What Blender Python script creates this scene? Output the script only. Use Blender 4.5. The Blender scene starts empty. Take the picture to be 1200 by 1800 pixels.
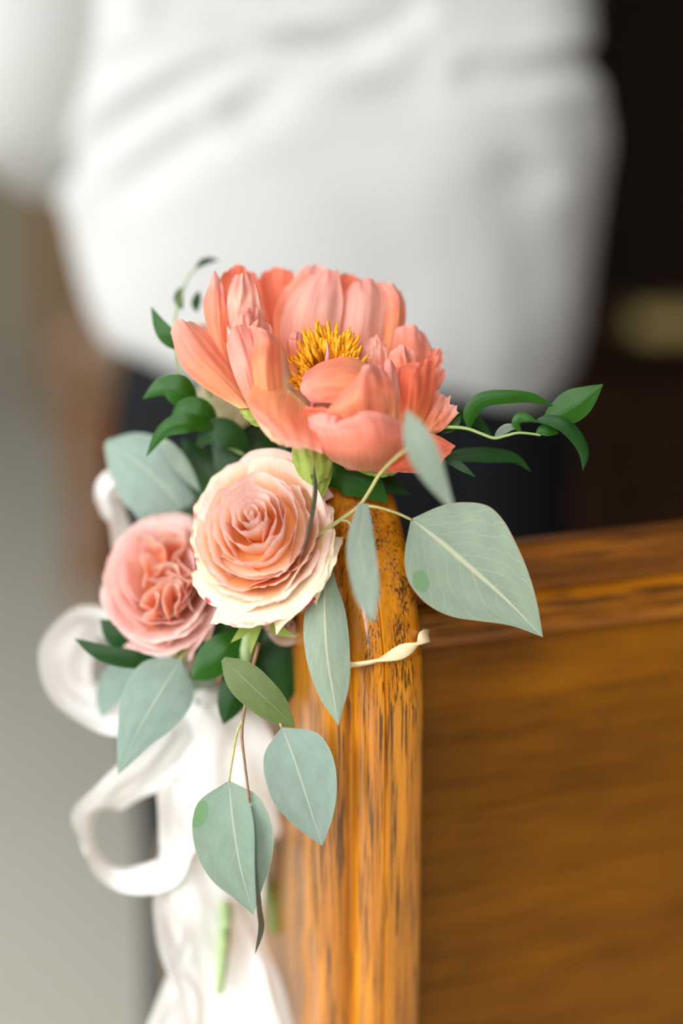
import bpy, bmesh, math, random
from mathutils import Vector, Matrix, noise
random.seed(7)
SC = bpy.context.scene
COL = SC.collection

# ------------------------------------------------------------------ camera, world, lights, exposure
PITCH, YAW = math.radians(14), math.radians(21)
CAM = Vector((-0.2569, -0.6108, 1.12))
cd = bpy.data.cameras.new('camera')
cd.sensor_fit = 'HORIZONTAL'; cd.sensor_width = 24; cd.lens = 50
cd.clip_start = 0.02; cd.clip_end = 60
cd.dof.use_dof = True; cd.dof.focus_distance = 0.702; cd.dof.aperture_fstop = 1.1
co = bpy.data.objects.new('camera', cd); COL.objects.link(co)
co.location = CAM; co.rotation_euler = (math.pi/2-PITCH, 0, -YAW)
SC.camera = co

def hexc(h, a=1.0):
    h = h.lstrip('#')
    o = []
    for i in (0, 2, 4):
        c = int(h[i:i+2], 16)/255
        o.append(c/12.92 if c <= .04045 else ((c+.055)/1.055)**2.4)
    return (*o, a)

w = bpy.data.worlds.new('overcast'); SC.world = w; w.use_nodes = True
bg = w.node_tree.nodes['Background']
bg.inputs[0].default_value = (0.97, 0.985, 1.0, 1); bg.inputs[1].default_value = 1.6

def area(name, loc, aim, sx, sy, power, color):
    l = bpy.data.lights.new(name, 'AREA'); l.shape = 'RECTANGLE'; l.size = sx; l.size_y = sy
    l.energy = power; l.color = color
    o = bpy.data.objects.new(name, l); COL.objects.link(o); o.location = loc
    o.rotation_euler = (Vector(aim)-Vector(loc)).to_track_quat('-Z', 'Y').to_euler()
    return o
area('window_light_aisle', (-3.6, -0.7, 2.3), (0, 0, .9), 3.4, 2.6, 190, (.97, .985, 1))
area('window_light_rear', (-1.35, -3.3, 3.5), (0, 0, .9), 2.4, 1.8, 125, (1, .99, .97))  # added fill lamp high behind the camera; no window stands there

SC.view_settings.view_transform = 'Standard'
SC.view_settings.look = 'None'
SC.view_settings.exposure = 0.08
SC.view_settings.gamma = 1.0
SC.view_settings.use_curve_mapping = False
SC.cycles.use_denoising = True
SC.cycles.max_bounces = 8
SC.cycles.transparent_max_bounces = 6

# ------------------------------------------------------------------ helpers
FW = Vector((math.sin(YAW)*math.cos(PITCH), math.cos(YAW)*math.cos(PITCH), -math.sin(PITCH)))
RT = Vector((math.cos(YAW), -math.sin(YAW), 0))
UP = RT.cross(FW)
D0, PX = 0.70, 0.00028        # the posy stands 0.70 m away, 0.28 mm to the pixel there

def V(x, y, z=0.0):
    """a point of the posy: measured across, down and away (all in units of 0.28 mm) -> metres in the church"""
    d = D0 + z*PX
    return CAM + d*(FW + (x-600)/2500*RT - (y-900)/2500*UP)

def pix(p):
    v = p-CAM; d = v.dot(FW)
    return 600+2500*v.dot(RT)/d, 900-2500*v.dot(UP)/d

def tag(o, label=None, cat=None, group=None, kind=None):
    if label: o['label'] = label
    if cat: o['category'] = cat
    if group: o['group'] = group
    if kind: o['kind'] = kind
    return o

def thing(name, loc, label, cat, group=None):
    e = bpy.data.objects.new(name, None); COL.objects.link(e)
    e.empty_display_size = .02; e.location = loc
    return tag(e, label, cat, group)

def origin(o):
    v = Vector((0, 0, 0))
    while o: v = v+o.location; o = o.parent
    return v

def mesh(name, verts, faces, m, parent=None, uvs=None, smooth=True, label=None):
    off = origin(parent) if parent else Vector((0, 0, 0))
    me = bpy.data.meshes.new(name)
    me.from_pydata([tuple(Vector(v)-off) for v in verts], [], faces)
    if uvs is not None:
        ul = me.uv_layers.new(name='UVMap')
        for l in me.loops: ul.data[l.index].uv = uvs[l.vertex_index]
    if smooth: me.shade_smooth()
    me.materials.append(m)
    o = bpy.data.objects.new(name, me); COL.objects.link(o)
    if parent: o.parent = parent
    if label: o['label'] = label
    return o

def cr(pts, n):
    """n samples of a Catmull-Rom curve through pts"""
    pts = [Vector(p) for p in pts]; m = len(pts)-1
    if m == 0: return [pts[0]]*n
    P = [pts[0]*2-pts[1]]+pts+[pts[-1]*2-pts[-2]]
    out = []
    for i in range(n):
        t = i/(n-1)*m; k = min(int(t), m-1); t -= k
        a, b, c, d = P[k:k+4]
        out.append(.5*((2*b)+(c-a)*t+(2*a-5*b+4*c-d)*t*t+(3*b-a-3*c+d)*t**3))
    return out

def crf(vals, t):
    m = len(vals)-1; x = min(max(t, 0), 1)*m; k = min(int(x), m-1); x -= k
    P = [2*vals[0]-vals[1]]+list(vals)+[2*vals[-1]-vals[-2]]
    a, b, c, d = P[k:k+4]
    return .5*((2*b)+(c-a)*x+(2*a-5*b+4*c-d)*x*x+(3*b-a-3*c+d)*x**3)

def grid_faces(nu, nv, wrap=False):
    f = []
    for j in range(nv-1):
        for i in range(nu if wrap else nu-1):
            i2 = (i+1) % nu
            f.append((j*nu+i, j*nu+i2, (j+1)*nu+i2, (j+1)*nu+i))
    return f

def sheet(name, rows, m, parent, world=False, label=None):
    """rows of points (base to tip), a smooth thin sheet"""
    nv, nu = len(rows), len(rows[0])
    vs, uv = [], []
    for j, r in enumerate(rows):
        for i, p in enumerate(r):
            vs.append(p if world else V(*p)); uv.append((i/(nu-1), j/(nv-1)))
    return mesh(name, vs, grid_faces(nu, nv), m, parent, uv, label=label)

def tube(name, pts, radii, m, parent, n=8, ns=24, world=False, label=None):
    c = cr(pts, ns)
    if not world: c = [V(*p) for p in c]
    vs, uv = [], []
    up = Vector((.13, .31, .94))
    for i, p in enumerate(c):
        t = (c[min(i+1, ns-1)]-c[max(i-1, 0)]).normalized()
        a = t.cross(up)
        if a.length < .05: a = t.cross(Vector((1, 0, 0)))
        a.normalize(); b = t.cross(a)
        r = crf(radii, i/(ns-1)) if len(radii) > 1 else radii[0]
        for k in range(n):
            q = 2*math.pi*k/n
            vs.append(p+(a*math.cos(q)+b*math.sin(q))*r); uv.append((k/n, i/(ns-1)))
    f = grid_faces(n, ns, True)
    f.append(tuple(range(n))[::-1]); f.append(tuple((ns-1)*n+k for k in range(n)))
    return mesh(name, vs, f, m, parent, uv, label=label)

class MB:
    """collects boxes and prisms into one mesh"""
    def __init__(s): s.v, s.f = [], []
    def box(s, x0, x1, y0, y1, z0, z1, bev=.0):
        b = bev; n = len(s.v)
        bm = bmesh.new()
        bmesh.ops.create_cube(bm, size=1)
        bmesh.ops.scale(bm, vec=(x1-x0, y1-y0, z1-z0), verts=bm.verts)
        bmesh.ops.translate(bm, vec=((x0+x1)/2, (y0+y1)/2, (z0+z1)/2), verts=bm.verts)
        if b: bmesh.ops.bevel(bm, geom=bm.edges[:], offset=b, segments=2, profile=.6, affect='EDGES')
        bm.verts.ensure_lookup_table()
        s.v += [v.co.copy() for v in bm.verts]
        s.f += [tuple(n+v.index for v in f.verts) for f in bm.faces]
        bm.free(); return s
    def prism(s, poly, y0, y1, axis='x'):
        """poly of (a, z) pairs extruded along an axis"""
        n = len(s.v); k = len(poly)
        for y in (y0, y1):
            for a, z in poly:
                s.v.append(Vector((y, a, z)) if axis == 'x' else Vector((a, y, z)) if axis == 'y' else Vector((a, z, y)))
        for i in range(k):
            j = (i+1) % k; s.f.append((n+i, n+j, n+k+j, n+k+i))
        s.f.append(tuple(n+i for i in range(k))[::-1]); s.f.append(tuple(n+k+i for i in range(k)))
        return s
    def build(s, name, m, parent=None, label=None, smooth=False):
        o = mesh(name, s.v, s.f, m, parent, smooth=smooth, label=label)
        bm = bmesh.new(); bm.from_mesh(o.data)
        bmesh.ops.recalc_face_normals(bm, faces=bm.faces); bm.to_mesh(o.data); bm.free()
        return o

# ------------------------------------------------------------------ materials
def newmat(name):
    m = bpy.data.materials.new(name); m.use_nodes = True
    nt = m.node_tree; nt.nodes.clear()
    return m, nt, nt.nodes.new, nt.links.new

def ramp(N, stops):
    r = N('ShaderNodeValToRGB'); e = r.color_ramp.elements
    while len(e) < len(stops): e.new(.5)
    for el, (p, c) in zip(e, stops): el.position = p; el.color = c if isinstance(c, tuple) else hexc(c)
    return r

def plain(name, col, rough=.6, spec=.4, var=.12, scale=8, bump=0, metallic=0):
    m, nt, N, L = newmat(name)
    out = N('ShaderNodeOutputMaterial'); b = N('ShaderNodeBsdfPrincipled')
    tc = N('ShaderNodeTexCoord'); no = N('ShaderNodeTexNoise')
    no.inputs['Scale'].default_value = scale; no.inputs['Detail'].default_value = 5
    L(tc.outputs['Object'], no.inputs['Vector'])
    c = hexc(col)
    r = ramp(N, [(.3, tuple(x*(1-var) for x in c[:3])+(1,)), (.7, tuple(min(1, x*(1+var)) for x in c[:3])+(1,))])
    L(no.outputs['Fac'], r.inputs[0]); L(r.outputs[0], b.inputs['Base Color'])
    b.inputs['Roughness'].default_value = rough; b.inputs['Specular IOR Level'].default_value = spec
    b.inputs['Metallic'].default_value = metallic
    if bump:
        bp = N('ShaderNodeBump'); bp.inputs['Strength'].default_value = bump; bp.inputs['Distance'].default_value = .002
        L(no.outputs['Fac'], bp.inputs['Height']); L(bp.outputs[0], b.inputs['Normal'])
    L(b.outputs[0], out.inputs[0])
    return m

def petal_mat(name, stops, transl=.38, streak=.16, rough=.55, back=None, rim=None, blotch=None, tint=None):
    """colour runs from the base of the petal (v = 0) to its rim (v = 1), with veins along it"""
    m, nt, N, L = newmat(name)
    out = N('ShaderNodeOutputMaterial'); b = N('ShaderNodeBsdfPrincipled'); t = N('ShaderNodeBsdfTranslucent')
    mix = N('ShaderNodeMixShader'); mix.inputs[0].default_value = transl
    uv = N('ShaderNodeUVMap'); sep = N('ShaderNodeSeparateXYZ'); L(uv.outputs[0], sep.inputs[0])
    oi = N('ShaderNodeObjectInfo')
    mp = N('ShaderNodeMapping'); mp.inputs['Scale'].default_value = (38, 2.2, 1)
    L(uv.outputs[0], mp.inputs[0])
    add = N('ShaderNodeVectorMath'); add.operation = 'ADD'
    L(mp.outputs[0], add.inputs[0]); L(oi.outputs['Random'], add.inputs[1])
    no = N('ShaderNodeTexNoise'); no.inputs['Scale'].default_value = 1; no.inputs['Detail'].default_value = 4
    L(add.outputs[0], no.inputs['Vector'])
    n2 = N('ShaderNodeTexNoise'); n2.inputs['Scale'].default_value = 3.0; n2.inputs['Detail'].default_value = 3
    mp2 = N('ShaderNodeVectorMath'); mp2.operation = 'MULTIPLY_ADD'; mp2.inputs[1].default_value = (1, 1, 1)
    L(uv.outputs[0], mp2.inputs[0])
    sc = N('ShaderNodeMath'); sc.operation = 'MULTIPLY'; sc.inputs[1].default_value = 37.0
    L(oi.outputs['Random'], sc.inputs[0]); L(sc.outputs[0], mp2.inputs[2]); L(mp2.outputs[0], n2.inputs['Vector'])
    # v + a little noise -> ramp
    ma = N('ShaderNodeMath'); ma.operation = 'MULTIPLY_ADD'; ma.inputs[1].default_value = .35
    sb = N('ShaderNodeMath'); sb.operation = 'SUBTRACT'; sb.inputs[1].default_value = .5
    L(n2.outputs['Fac'], sb.inputs[0]); L(sb.outputs[0], ma.inputs[0]); L(sep.outputs['Y'], ma.inputs[2])
    r = ramp(N, stops); L(ma.outputs[0], r.inputs[0])
    col = r.outputs[0]
    def mixc(a, bcol, fac, mode='MIX'):
        x = N('ShaderNodeMix'); x.data_type = 'RGBA'; x.blend_type = mode
        L(a, x.inputs[6])
        if isinstance(bcol, tuple): x.inputs[7].default_value = bcol
        else: L(bcol, x.inputs[7])
        if isinstance(fac, float): x.inputs[0].default_value = fac
        else: L(fac, x.inputs[0])
        return x.outputs[2]
    if tint:
        tf = N('ShaderNodeMath'); tf.operation = 'MULTIPLY'; tf.inputs[1].default_value = tint[1]
        L(oi.outputs['Random'], tf.inputs[0]); col = mixc(col, hexc(tint[0]), tf.outputs[0])
    st = ramp(N, [(.3, (1-streak*1.6, 1-streak*2.2, 1-streak*2.2, 1)), (.65, (1, 1, 1, 1))])
    L(no.outputs['Fac'], st.inputs[0])
    col = mixc(col, st.outputs[0], 1.0, 'MULTIPLY')
    if back:
        g = N('ShaderNodeNewGeometry'); f = N('ShaderNodeMath'); f.operation = 'MULTIPLY'; f.inputs[1].default_value = back[1]
        L(g.outputs['Backfacing'], f.inputs[0]); col = mixc(col, hexc(back[0]), f.outputs[0])
    if blotch:     # coloured marks along the rim only
        k = ramp(N, [(blotch[1], (0, 0, 0, 1)), (blotch[1]+.05, (1, 1, 1, 1))]); L(n2.outputs['Fac'], k.inputs[0])
        e = ramp(N, [(blotch[2], (0, 0, 0, 1)), (min(1, blotch[2]+.06), (1, 1, 1, 1))]); L(sep.outputs['Y'], e.inputs[0])
        f = N('ShaderNodeMath'); f.operation = 'MULTIPLY'; L(k.outputs[0], f.inputs[0]); L(e.outputs[0], f.inputs[1])
        col = mixc(col, hexc(blotch[0]), f.outputs[0])
    L(col, b.inputs['Base Color']); L(col, t.inputs['Color'])
    b.inputs['Roughness'].default_value = rough; b.inputs['Specular IOR Level'].default_value = .25
    b.inputs['Sheen Weight'].default_value = .15
    bp = N('ShaderNodeBump'); bp.inputs['Strength'].default_value = .22; bp.inputs['Distance'].default_value = .0008
    L(no.outputs['Fac'], bp.inputs['Height']); L(bp.outputs[0], b.inputs['Normal'])
    L(b.outputs[0], mix.inputs[1]); L(t.outputs[0], mix.inputs[2]); L(mix.outputs[0], out.inputs[0])
    return m

def leaf_mat(name, col, vein, edge, rough=.6, spec=.35, transl=.2, side=.35, spot=None, back=None, mw=.022, sidescale=9):
    m, nt, N, L = newmat(name)
    out = N('ShaderNodeOutputMaterial'); b = N('ShaderNodeBsdfPrincipled'); t = N('ShaderNodeBsdfTranslucent')
    mix = N('ShaderNodeMixShader'); mix.inputs[0].default_value = transl
    uv = N('ShaderNodeUVMap'); sep = N('ShaderNodeSeparateXYZ'); L(uv.outputs[0], sep.inputs[0])
    def M(op, a, bb=None, c=None):
        x = N('ShaderNodeMath'); x.operation = op
        for k, q in enumerate((a, bb, c)):
            if q is None: continue
            if isinstance(q, (int, float)): x.inputs[k].default_value = q
            else: L(q, x.inputs[k])
        return x.outputs[0]
    du = M('ABSOLUTE', M('SUBTRACT', sep.outputs['X'], .5))
    n = N('ShaderNodeTexNoise'); n.inputs['Scale'].default_value = 5; n.inputs['Detail'].default_value = 6
    L(uv.outputs[0], n.inputs['Vector'])
    nf = N('ShaderNodeTexNoise'); nf.inputs['Scale'].default_value = 90; nf.inputs['Detail'].default_value = 3
    L(uv.outputs[0], nf.inputs['Vector'])
    c = hexc(col)
    r = ramp(N, [(.3, tuple(x*.86 for x in c[:3])+(1,)), (.7, tuple(min(1, x*1.12) for x in c[:3])+(1,))])
    L(M('ADD', M('MULTIPLY', n.outputs['Fac'], .7), M('MULTIPLY', nf.outputs['Fac'], .3)), r.inputs[0])
    col_ = r.outputs[0]
    def mixc(a, bcol, fac):
        x = N('ShaderNodeMix'); x.data_type = 'RGBA'; L(a, x.inputs[6]); x.inputs[7].default_value = hexc(bcol); L(fac, x.inputs[0])
        return x.outputs[2]
    # side veins climb from the midrib to the margin, a little irregular
    ph = M('ADD', M('SUBTRACT', M('MULTIPLY', sep.outputs['Y'], sidescale), M('MULTIPLY', du, sidescale*.9)), M('MULTIPLY', n.outputs['Fac'], 1.6))
    sv = M('ABSOLUTE', M('SUBTRACT', M('FRACT', ph), .5))
    svm = N('ShaderNodeMapRange'); svm.inputs[1].default_value = .0; svm.inputs[2].default_value = .07
    svm.inputs[3].default_value = side; svm.inputs[4].default_value = 0; L(sv, svm.inputs[0])
    col_ = mixc(col_, vein, svm.outputs[0])
    mr = N('ShaderNodeMapRange'); mr.inputs[1].default_value = mw*.5; mr.inputs[2].default_value = mw*1.3
    mr.inputs[3].default_value = .8; mr.inputs[4].default_value = 0; L(du, mr.inputs[0])
    col_ = mixc(col_, vein, mr.outputs[0])
    ed = N('ShaderNodeMapRange'); ed.inputs[1].default_value = .487; ed.inputs[2].default_value = .5
    ed.inputs[3].default_value = 0; ed.inputs[4].default_value = .9; L(du, ed.inputs[0])
    col_ = mixc(col_, edge, ed.outputs[0])
    if spot:
        cx, cy, rad, sc = spot
        dist = M('SQRT', M('ADD', M('POWER', M('SUBTRACT', sep.outputs['X'], cx), 2.0), M('POWER', M('MULTIPLY', M('SUBTRACT', sep.outputs['Y'], cy), 1.25), 2.0)))
        dd = M('ADD', dist, M('MULTIPLY', M('SUBTRACT', n.outputs['Fac'], .5), .05))
        s = N('ShaderNodeMapRange'); s.inputs[1].default_value = rad; s.inputs[2].default_value = rad+.015
        s.inputs[3].default_value = .85; s.inputs[4].default_value = 0; L(dd, s.inputs[0]); col_ = mixc(col_, sc, s.outputs[0])
    if back:
        g = N('ShaderNodeNewGeometry'); col_ = mixc(col_, back, g.outputs['Backfacing'])
    L(col_, b.inputs['Base Color']); L(col_, t.inputs['Color'])
    b.inputs['Roughness'].default_value = rough; b.inputs['Specular IOR Level'].default_value = spec
    bp = N('ShaderNodeBump'); bp.inputs['Strength'].default_value = .25; bp.inputs['Distance'].default_value = .0006
    L(M('ADD', svm.outputs[0], M('ADD', mr.outputs[0], M('MULTIPLY', nf.outputs['Fac'], .4))), bp.inputs['Height'])
    L(bp.outputs[0], b.inputs['Normal'])
    L(b.outputs[0], mix.inputs[1]); L(t.outputs[0], mix.inputs[2]); L(mix.outputs[0], out.inputs[0])
    return m

def wood(name, axis, light, dark, pore='#2a1604', rough=.3, pores=1.0, spec=.5, coat=.0, tone=.25, fine=1.0):
    """varnished oak, grain along one axis"""
    m, nt, N, L = newmat(name)
    out = N('ShaderNodeOutputMaterial'); b = N('ShaderNodeBsdfPrincipled')
    tc = N('ShaderNodeTexCoord'); oi = N('ShaderNodeObjectInfo')
    off = N('ShaderNodeVectorMath'); off.operation = 'MULTIPLY_ADD'; off.inputs[1].default_value = (1, 1, 1)
    ms = N('ShaderNodeMath'); ms.operation = 'MULTIPLY'; ms.inputs[1].default_value = 11.0
    L(oi.outputs['Random'], ms.inputs[0]); L(tc.outputs['Object'], off.inputs[0]); L(ms.outputs[0], off.inputs[2])
    def stretch(s, along):
        mp = N('ShaderNodeMapping'); sc = [s, s, s]; sc['xyz'.index(axis)] = along
        mp.inputs['Scale'].default_value = sc; L(off.outputs[0], mp.inputs[0]); return mp.outputs[0]
    def ns(vec, detail, rg=.55, dist=0):
        n = N('ShaderNodeTexNoise'); n.inputs['Scale'].default_value = 1; n.inputs['Detail'].default_value = detail
        n.inputs['Roughness'].default_value = rg; n.inputs['Distortion'].default_value = dist
        L(vec, n.inputs['Vector']); return n.outputs['Fac']
    broad = ns(stretch(60*fine, 5), 4, .5, .6)
    fig = ns(stretch(240*fine, 14), 4, .6)
    por = ns(stretch(620*fine, 26), 3, .6)
    mask = ns(stretch(70*fine, 9), 3, .5)
    cl, cdk = hexc(light), hexc(dark)
    r = ramp(N, [(.32, cdk), (.62, cl)])
    mm = N('ShaderNodeMath'); mm.operation = 'MULTIPLY_ADD'; mm.inputs[1].default_value = .45
    hh = N('ShaderNodeMath'); hh.operation = 'MULTIPLY'; hh.inputs[1].default_value = .55; L(broad, hh.inputs[0])
    L(fig, mm.inputs[0]); L(hh.outputs[0], mm.inputs[2]); L(mm.outputs[0], r.inputs[0])
    tn = N('ShaderNodeMapRange'); tn.inputs[3].default_value = 1-tone; tn.inputs[4].default_value = 1+tone*.4
    L(oi.outputs['Random'], tn.inputs[0])
    tm = N('ShaderNodeVectorMath'); tm.operation = 'SCALE'; L(r.outputs[0], tm.inputs[0]); L(tn.outputs[0], tm.inputs['Scale'])
    # open pores: thin dark dashes, denser in the early wood
    pm = N('ShaderNodeMath'); pm.operation = 'MULTIPLY_ADD'; pm.inputs[1].default_value = .55
    L(mask, pm.inputs[0]); L(por, pm.inputs[2])
    pr = ramp(N, [(.80, (0, 0, 0, 1)), (.90, (pores, pores, pores, 1))]); L(pm.outputs[0], pr.inputs[0])
    x = N('ShaderNodeMix'); x.data_type = 'RGBA'; L(pr.outputs[0], x.inputs[0]); L(tm.outputs[0], x.inputs[6]); x.inputs[7].default_value = hexc(pore)
    L(x.outputs[2], b.inputs['Base Color'])
    b.inputs['Roughness'].default_value = rough; b.inputs['Specular IOR Level'].default_value = spec
    b.inputs['Coat Weight'].default_value = coat; b.inputs['Coat Roughness'].default_value = .12
    bp = N('ShaderNodeBump'); bp.inputs['Strength'].default_value = .35; bp.inputs['Distance'].default_value = .0006; bp.invert = True
    ba = N('ShaderNodeMath'); ba.operation = 'MULTIPLY_ADD'; ba.inputs[1].default_value = .25; L(fig, ba.inputs[0]); L(pr.outputs[0], ba.inputs[2])
    L(ba.outputs[0], bp.inputs['Height']); L(bp.outputs[0], b.inputs['Normal'])
    L(b.outputs[0], out.inputs[0])
    return m

def cloth(name, col, transl=.0, rough=.85, sheen=.2, weave=900):
    m, nt, N, L = newmat(name)
    out = N('ShaderNodeOutputMaterial'); b = N('ShaderNodeBsdfPrincipled')
    tc = N('ShaderNodeTexCoord'); n = N('ShaderNodeTexNoise'); n.inputs['Scale'].default_value = weave
    L(tc.outputs['Object'], n.inputs['Vector'])
    c = hexc(col); r = ramp(N, [(.3, tuple(x*.95 for x in c[:3])+(1,)), (.7, c)]); L(n.outputs['Fac'], r.inputs[0])
    L(r.outputs[0], b.inputs['Base Color'])
    b.inputs['Roughness'].default_value = rough; b.inputs['Sheen Weight'].default_value = sheen
    b.inputs['Specular IOR Level'].default_value = .25
    if transl:
        t = N('ShaderNodeBsdfTranslucent'); L(r.outputs[0], t.inputs[0]); mx = N('ShaderNodeMixShader'); mx.inputs[0].default_value = transl
        L(b.outputs[0], mx.inputs[1]); L(t.outputs[0], mx.inputs[2]); L(mx.outputs[0], out.inputs[0])
    else: L(b.outputs[0], out.inputs[0])
    return m

M = dict(
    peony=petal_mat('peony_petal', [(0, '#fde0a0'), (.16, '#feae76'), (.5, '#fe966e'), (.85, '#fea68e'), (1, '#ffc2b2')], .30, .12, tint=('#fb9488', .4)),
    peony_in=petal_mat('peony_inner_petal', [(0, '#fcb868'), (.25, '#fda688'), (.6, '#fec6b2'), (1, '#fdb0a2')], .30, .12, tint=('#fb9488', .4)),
    peony_deep=petal_mat('peony_deep_petal', [(0, '#fa9c50'), (.3, '#f97a52'), (1, '#fb8668')], .30, .12),  # shading of the back, right and inner petals put into a deeper coral
    cream_under=petal_mat('peony_cream_reverse', [(0, '#f4dfa8'), (.6, '#f7e2b8'), (1, '#f7cfae')], .35, .06),
    rose_in=petal_mat('rose_inner_petal', [(0, '#ff9a3c'), (.45, '#ffb474'), (.70, '#ffd6b6'), (.9, '#ffe6dc'), (1, '#ffdad6')], .34, .05),
    rose_mid=petal_mat('rose_middle_petal', [(0, '#ffb060'), (.5, '#ffcf98'), (.8, '#ffe4cc'), (.95, '#fee4d8'), (1, '#fdd2cc')], .34, .05),
    rose_out=petal_mat('rose_outer_petal', [(0, '#faeabc'), (.6, '#fbf0d6'), (1, '#faeed0')], .28, .04, blotch=('#d8475a', .57, .9)),
    garden=petal_mat('garden_rose_petal', [(0, '#ffa878'), (.4, '#ffd2c2'), (.8, '#ffd8d0'), (1, '#ffe2de')], .28, .05),
    garden_in=petal_mat('garden_rose_heart_petal', [(0, '#ff9048'), (.45, '#ffb48a'), (.85, '#ffd6c2'), (1, '#ffe2d6')], .38, .05),
    ivory=petal_mat('ivory_petal', [(0, '#d6dba0'), (.5, '#efeccc'), (1, '#f3efd8')], .35, .04),
    blush=petal_mat('blush_petal', [(0, '#e8c090'), (.5, '#f3dcc4'), (1, '#f6dccb')], .35, .04),
    stamen=plain('stamen_yellow', '#f2a41c', .55, .3, .25, 900),
    carpel=plain('carpel_pink', '#e79aa4', .5, .4, .1, 400),
    sepal=leaf_mat('sepal_green', '#a8bf5c', '#b9cc78', '#c0cf86', .5, .35, .35, .15, spot=(.48, .86, .05, '#6f7f38')),
    stemg=plain('green_stem', '#93ad68', .5, .4, .12, 200),
    stemleaf=plain('pale_green_stem', '#a4bb86', .55, .3, .12, 200),
    stempale=plain('pale_olive_stem', '#b4ae72', .5, .4, .15, 300),
    stemred=plain('reddish_brown_stem', '#8a6a4a', .5, .4, .25, 200),
    euc=leaf_mat('eucalyptus_leaf', '#8fa18d', '#c6c8ae', '#b08a68', .62, .3, .15, .3),
    eucspot=leaf_mat('eucalyptus_leaf_spotted', '#8fa18d', '#c8c9ae', '#b08a68', .62, .3, .15, .26, spot=(.10, .36, .075, '#6f9468')),
    eucspot2=leaf_mat('eucalyptus_leaf_green_edge', '#8ba190', '#b2bfaa', '#b5b48a', .62, .3, .15, .2, spot=(.06, .26, .12, '#6f9a68'), mw=.015),
    euctop=leaf_mat('eucalyptus_leaf_bluish', '#8ba094', '#afbeae', '#9db79f', .62, .3, .15, .14, mw=.015),
    eucgrey=leaf_mat('eucalyptus_leaf_grey', '#8c9c8c', '#a9b4a2', '#9aa692', .6, .35, .15, .05),
    eucdark=leaf_mat('eucalyptus_leaf_edge', '#69766c', '#7f8a80', '#6a5f55', .6, .35, .1, .05),
    olive=leaf_mat('eucalyptus_leaf_olive', '#62753f', '#7c8a58', '#9a9a6a', .5, .4, .2, .05),
    smilax=leaf_mat('glossy_green_leaf', '#235a06', '#3c7620', '#448a24', .36, .4, .25, .12, mw=.008, sidescale=16),
    smilaxd=leaf_mat('dark_green_leaf', '#17420f', '#2d5a26', '#245816', .4, .35, .2, .10, mw=.008, sidescale=16),
    oak_z=wood('oak_upright', 'z', '#da8a16', '#a05a06', rough=.28, spec=.3, coat=1.0, tone=.04, pores=.85, fine=1.7),
    oak_rail=wood('oak_rail', 'x', '#c0740e', '#6c3804', rough=.36, spec=.3, coat=.05, tone=.05, pores=.7),
    oak_cap=wood('oak_rail_cap', 'x', '#8a5010', '#482404', rough=.6, spec=.25, coat=0, tone=.05, pores=.7),
    oak_board=wood('oak_board', 'x', '#8e5600', '#683a00', rough=.42, spec=.2, coat=.0, tone=.34, pores=.25, fine=.5),
    oak_dark=wood('dark_oak', 'x', '#3a2009', '#1d0f05', rough=.5, tone=.2, pores=.3, fine=.5),  # oak darkened in colour for the shadow on the front screen
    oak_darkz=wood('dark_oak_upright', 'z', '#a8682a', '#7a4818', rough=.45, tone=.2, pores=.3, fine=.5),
    amber=wood('honey_oak', 'z', '#b5781f', '#8a560f', rough=.4, tone=.1, pores=.3, fine=.5),
    band=plain('cream_rubber', '#e9cfa4', .55, .35, .05, 300),
    ribbon=cloth('white_chiffon', '#f7f6f4', .18, .6, .3),
    shirt=cloth('white_cotton', '#cccdcc', .12, .85, .2),
    trousers=cloth('navy_wool', '#0b0e12', 0, .9, .0),
    skin=plain('skin', '#d9a583', .55, .35, .06, 60),
    hair=plain('brown_hair', '#3a2416', .5, .4, .35, 160, .3),
    leather=plain('black_leather', '#141210', .35, .5, .2, 60),
    floor=plain('stone_floor', '#d6d4c5', .4, .35, .05, 1.2),
    wallm=plain('dim_plaster', '#b3a892', .9, .1, .08, 1.5),
    plaster=plain('pale_plaster', '#b9b4a6', .9, .1, .05, 2),
    wallr=plain('dark_panelling', '#1f130a', .7, .2, .2, 3),
    ceil=plain('dark_ceiling', '#2c211a', .8, .2, .1, 2),
    paper=plain('aged_paper', '#b7a268', .8, .2, .08, 40),
)

# ------------------------------------------------------------------ the setting
tag(MB().box(-5, 5, -5, 8, -.06, 0).build('floor', M['floor']), kind='structure')
tag(MB().box(-5, 5, 7.5, 7.7, 0, 4.6).build('wall_front', M['wallm']), kind='structure')
tag(MB().box(4.2, 4.4, -5, 7.5, 0, 4.6).build('wall_right', M['wallr']), kind='structure')
tag(MB().box(-5, 4.4, -5, 7.7, 4.6, 4.7).build('ceiling', M['ceil']), kind='structure')
tag(MB().box(-5, 4.4, -5.2, -5, 0, 4.6).build('wall_back', M['wallm']), kind='structure')
wl = MB().box(-4.25, -4, -5, 7.5, 0, .7).box(-4.25, -4, -5, 7.5, 4.25, 4.6)
ys = [-5+2.5*i for i in range(6)]
for y in ys: wl.box(-4.25, -4, y-.2, y+.2, .7, 4.25)
tag(wl.build('wall_left', M['plaster']), kind='structure')
for i in range(5):      # tall windows along the aisle side
    y0 = ys[i]+.2; f = MB().box(-4.16, -4.10, y0, y0+2.1, .70, .76).box(-4.16, -4.10, y0, y0+2.1, 4.19, 4.25).box(-4.16, -4.10, y0, y0+.06, .76, 4.19).box(-4.16, -4.10, y0+2.04, y0+2.1, .76, 4.19).box(-4.15, -4.11, y0+1.03, y0+1.07, .76, 4.19).box(-4.15, -4.11, y0+.06, y0+2.04, 2.45, 2.49)
    tag(f.build('window_%d' % (i+1), M['wallr']), kind='structure')
wsc = MB().box(1.75, 4.2, 7.44, 7.5, 0, 4.6).build('trim_1', M['wallr']); tag(wsc, kind='structure')

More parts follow.
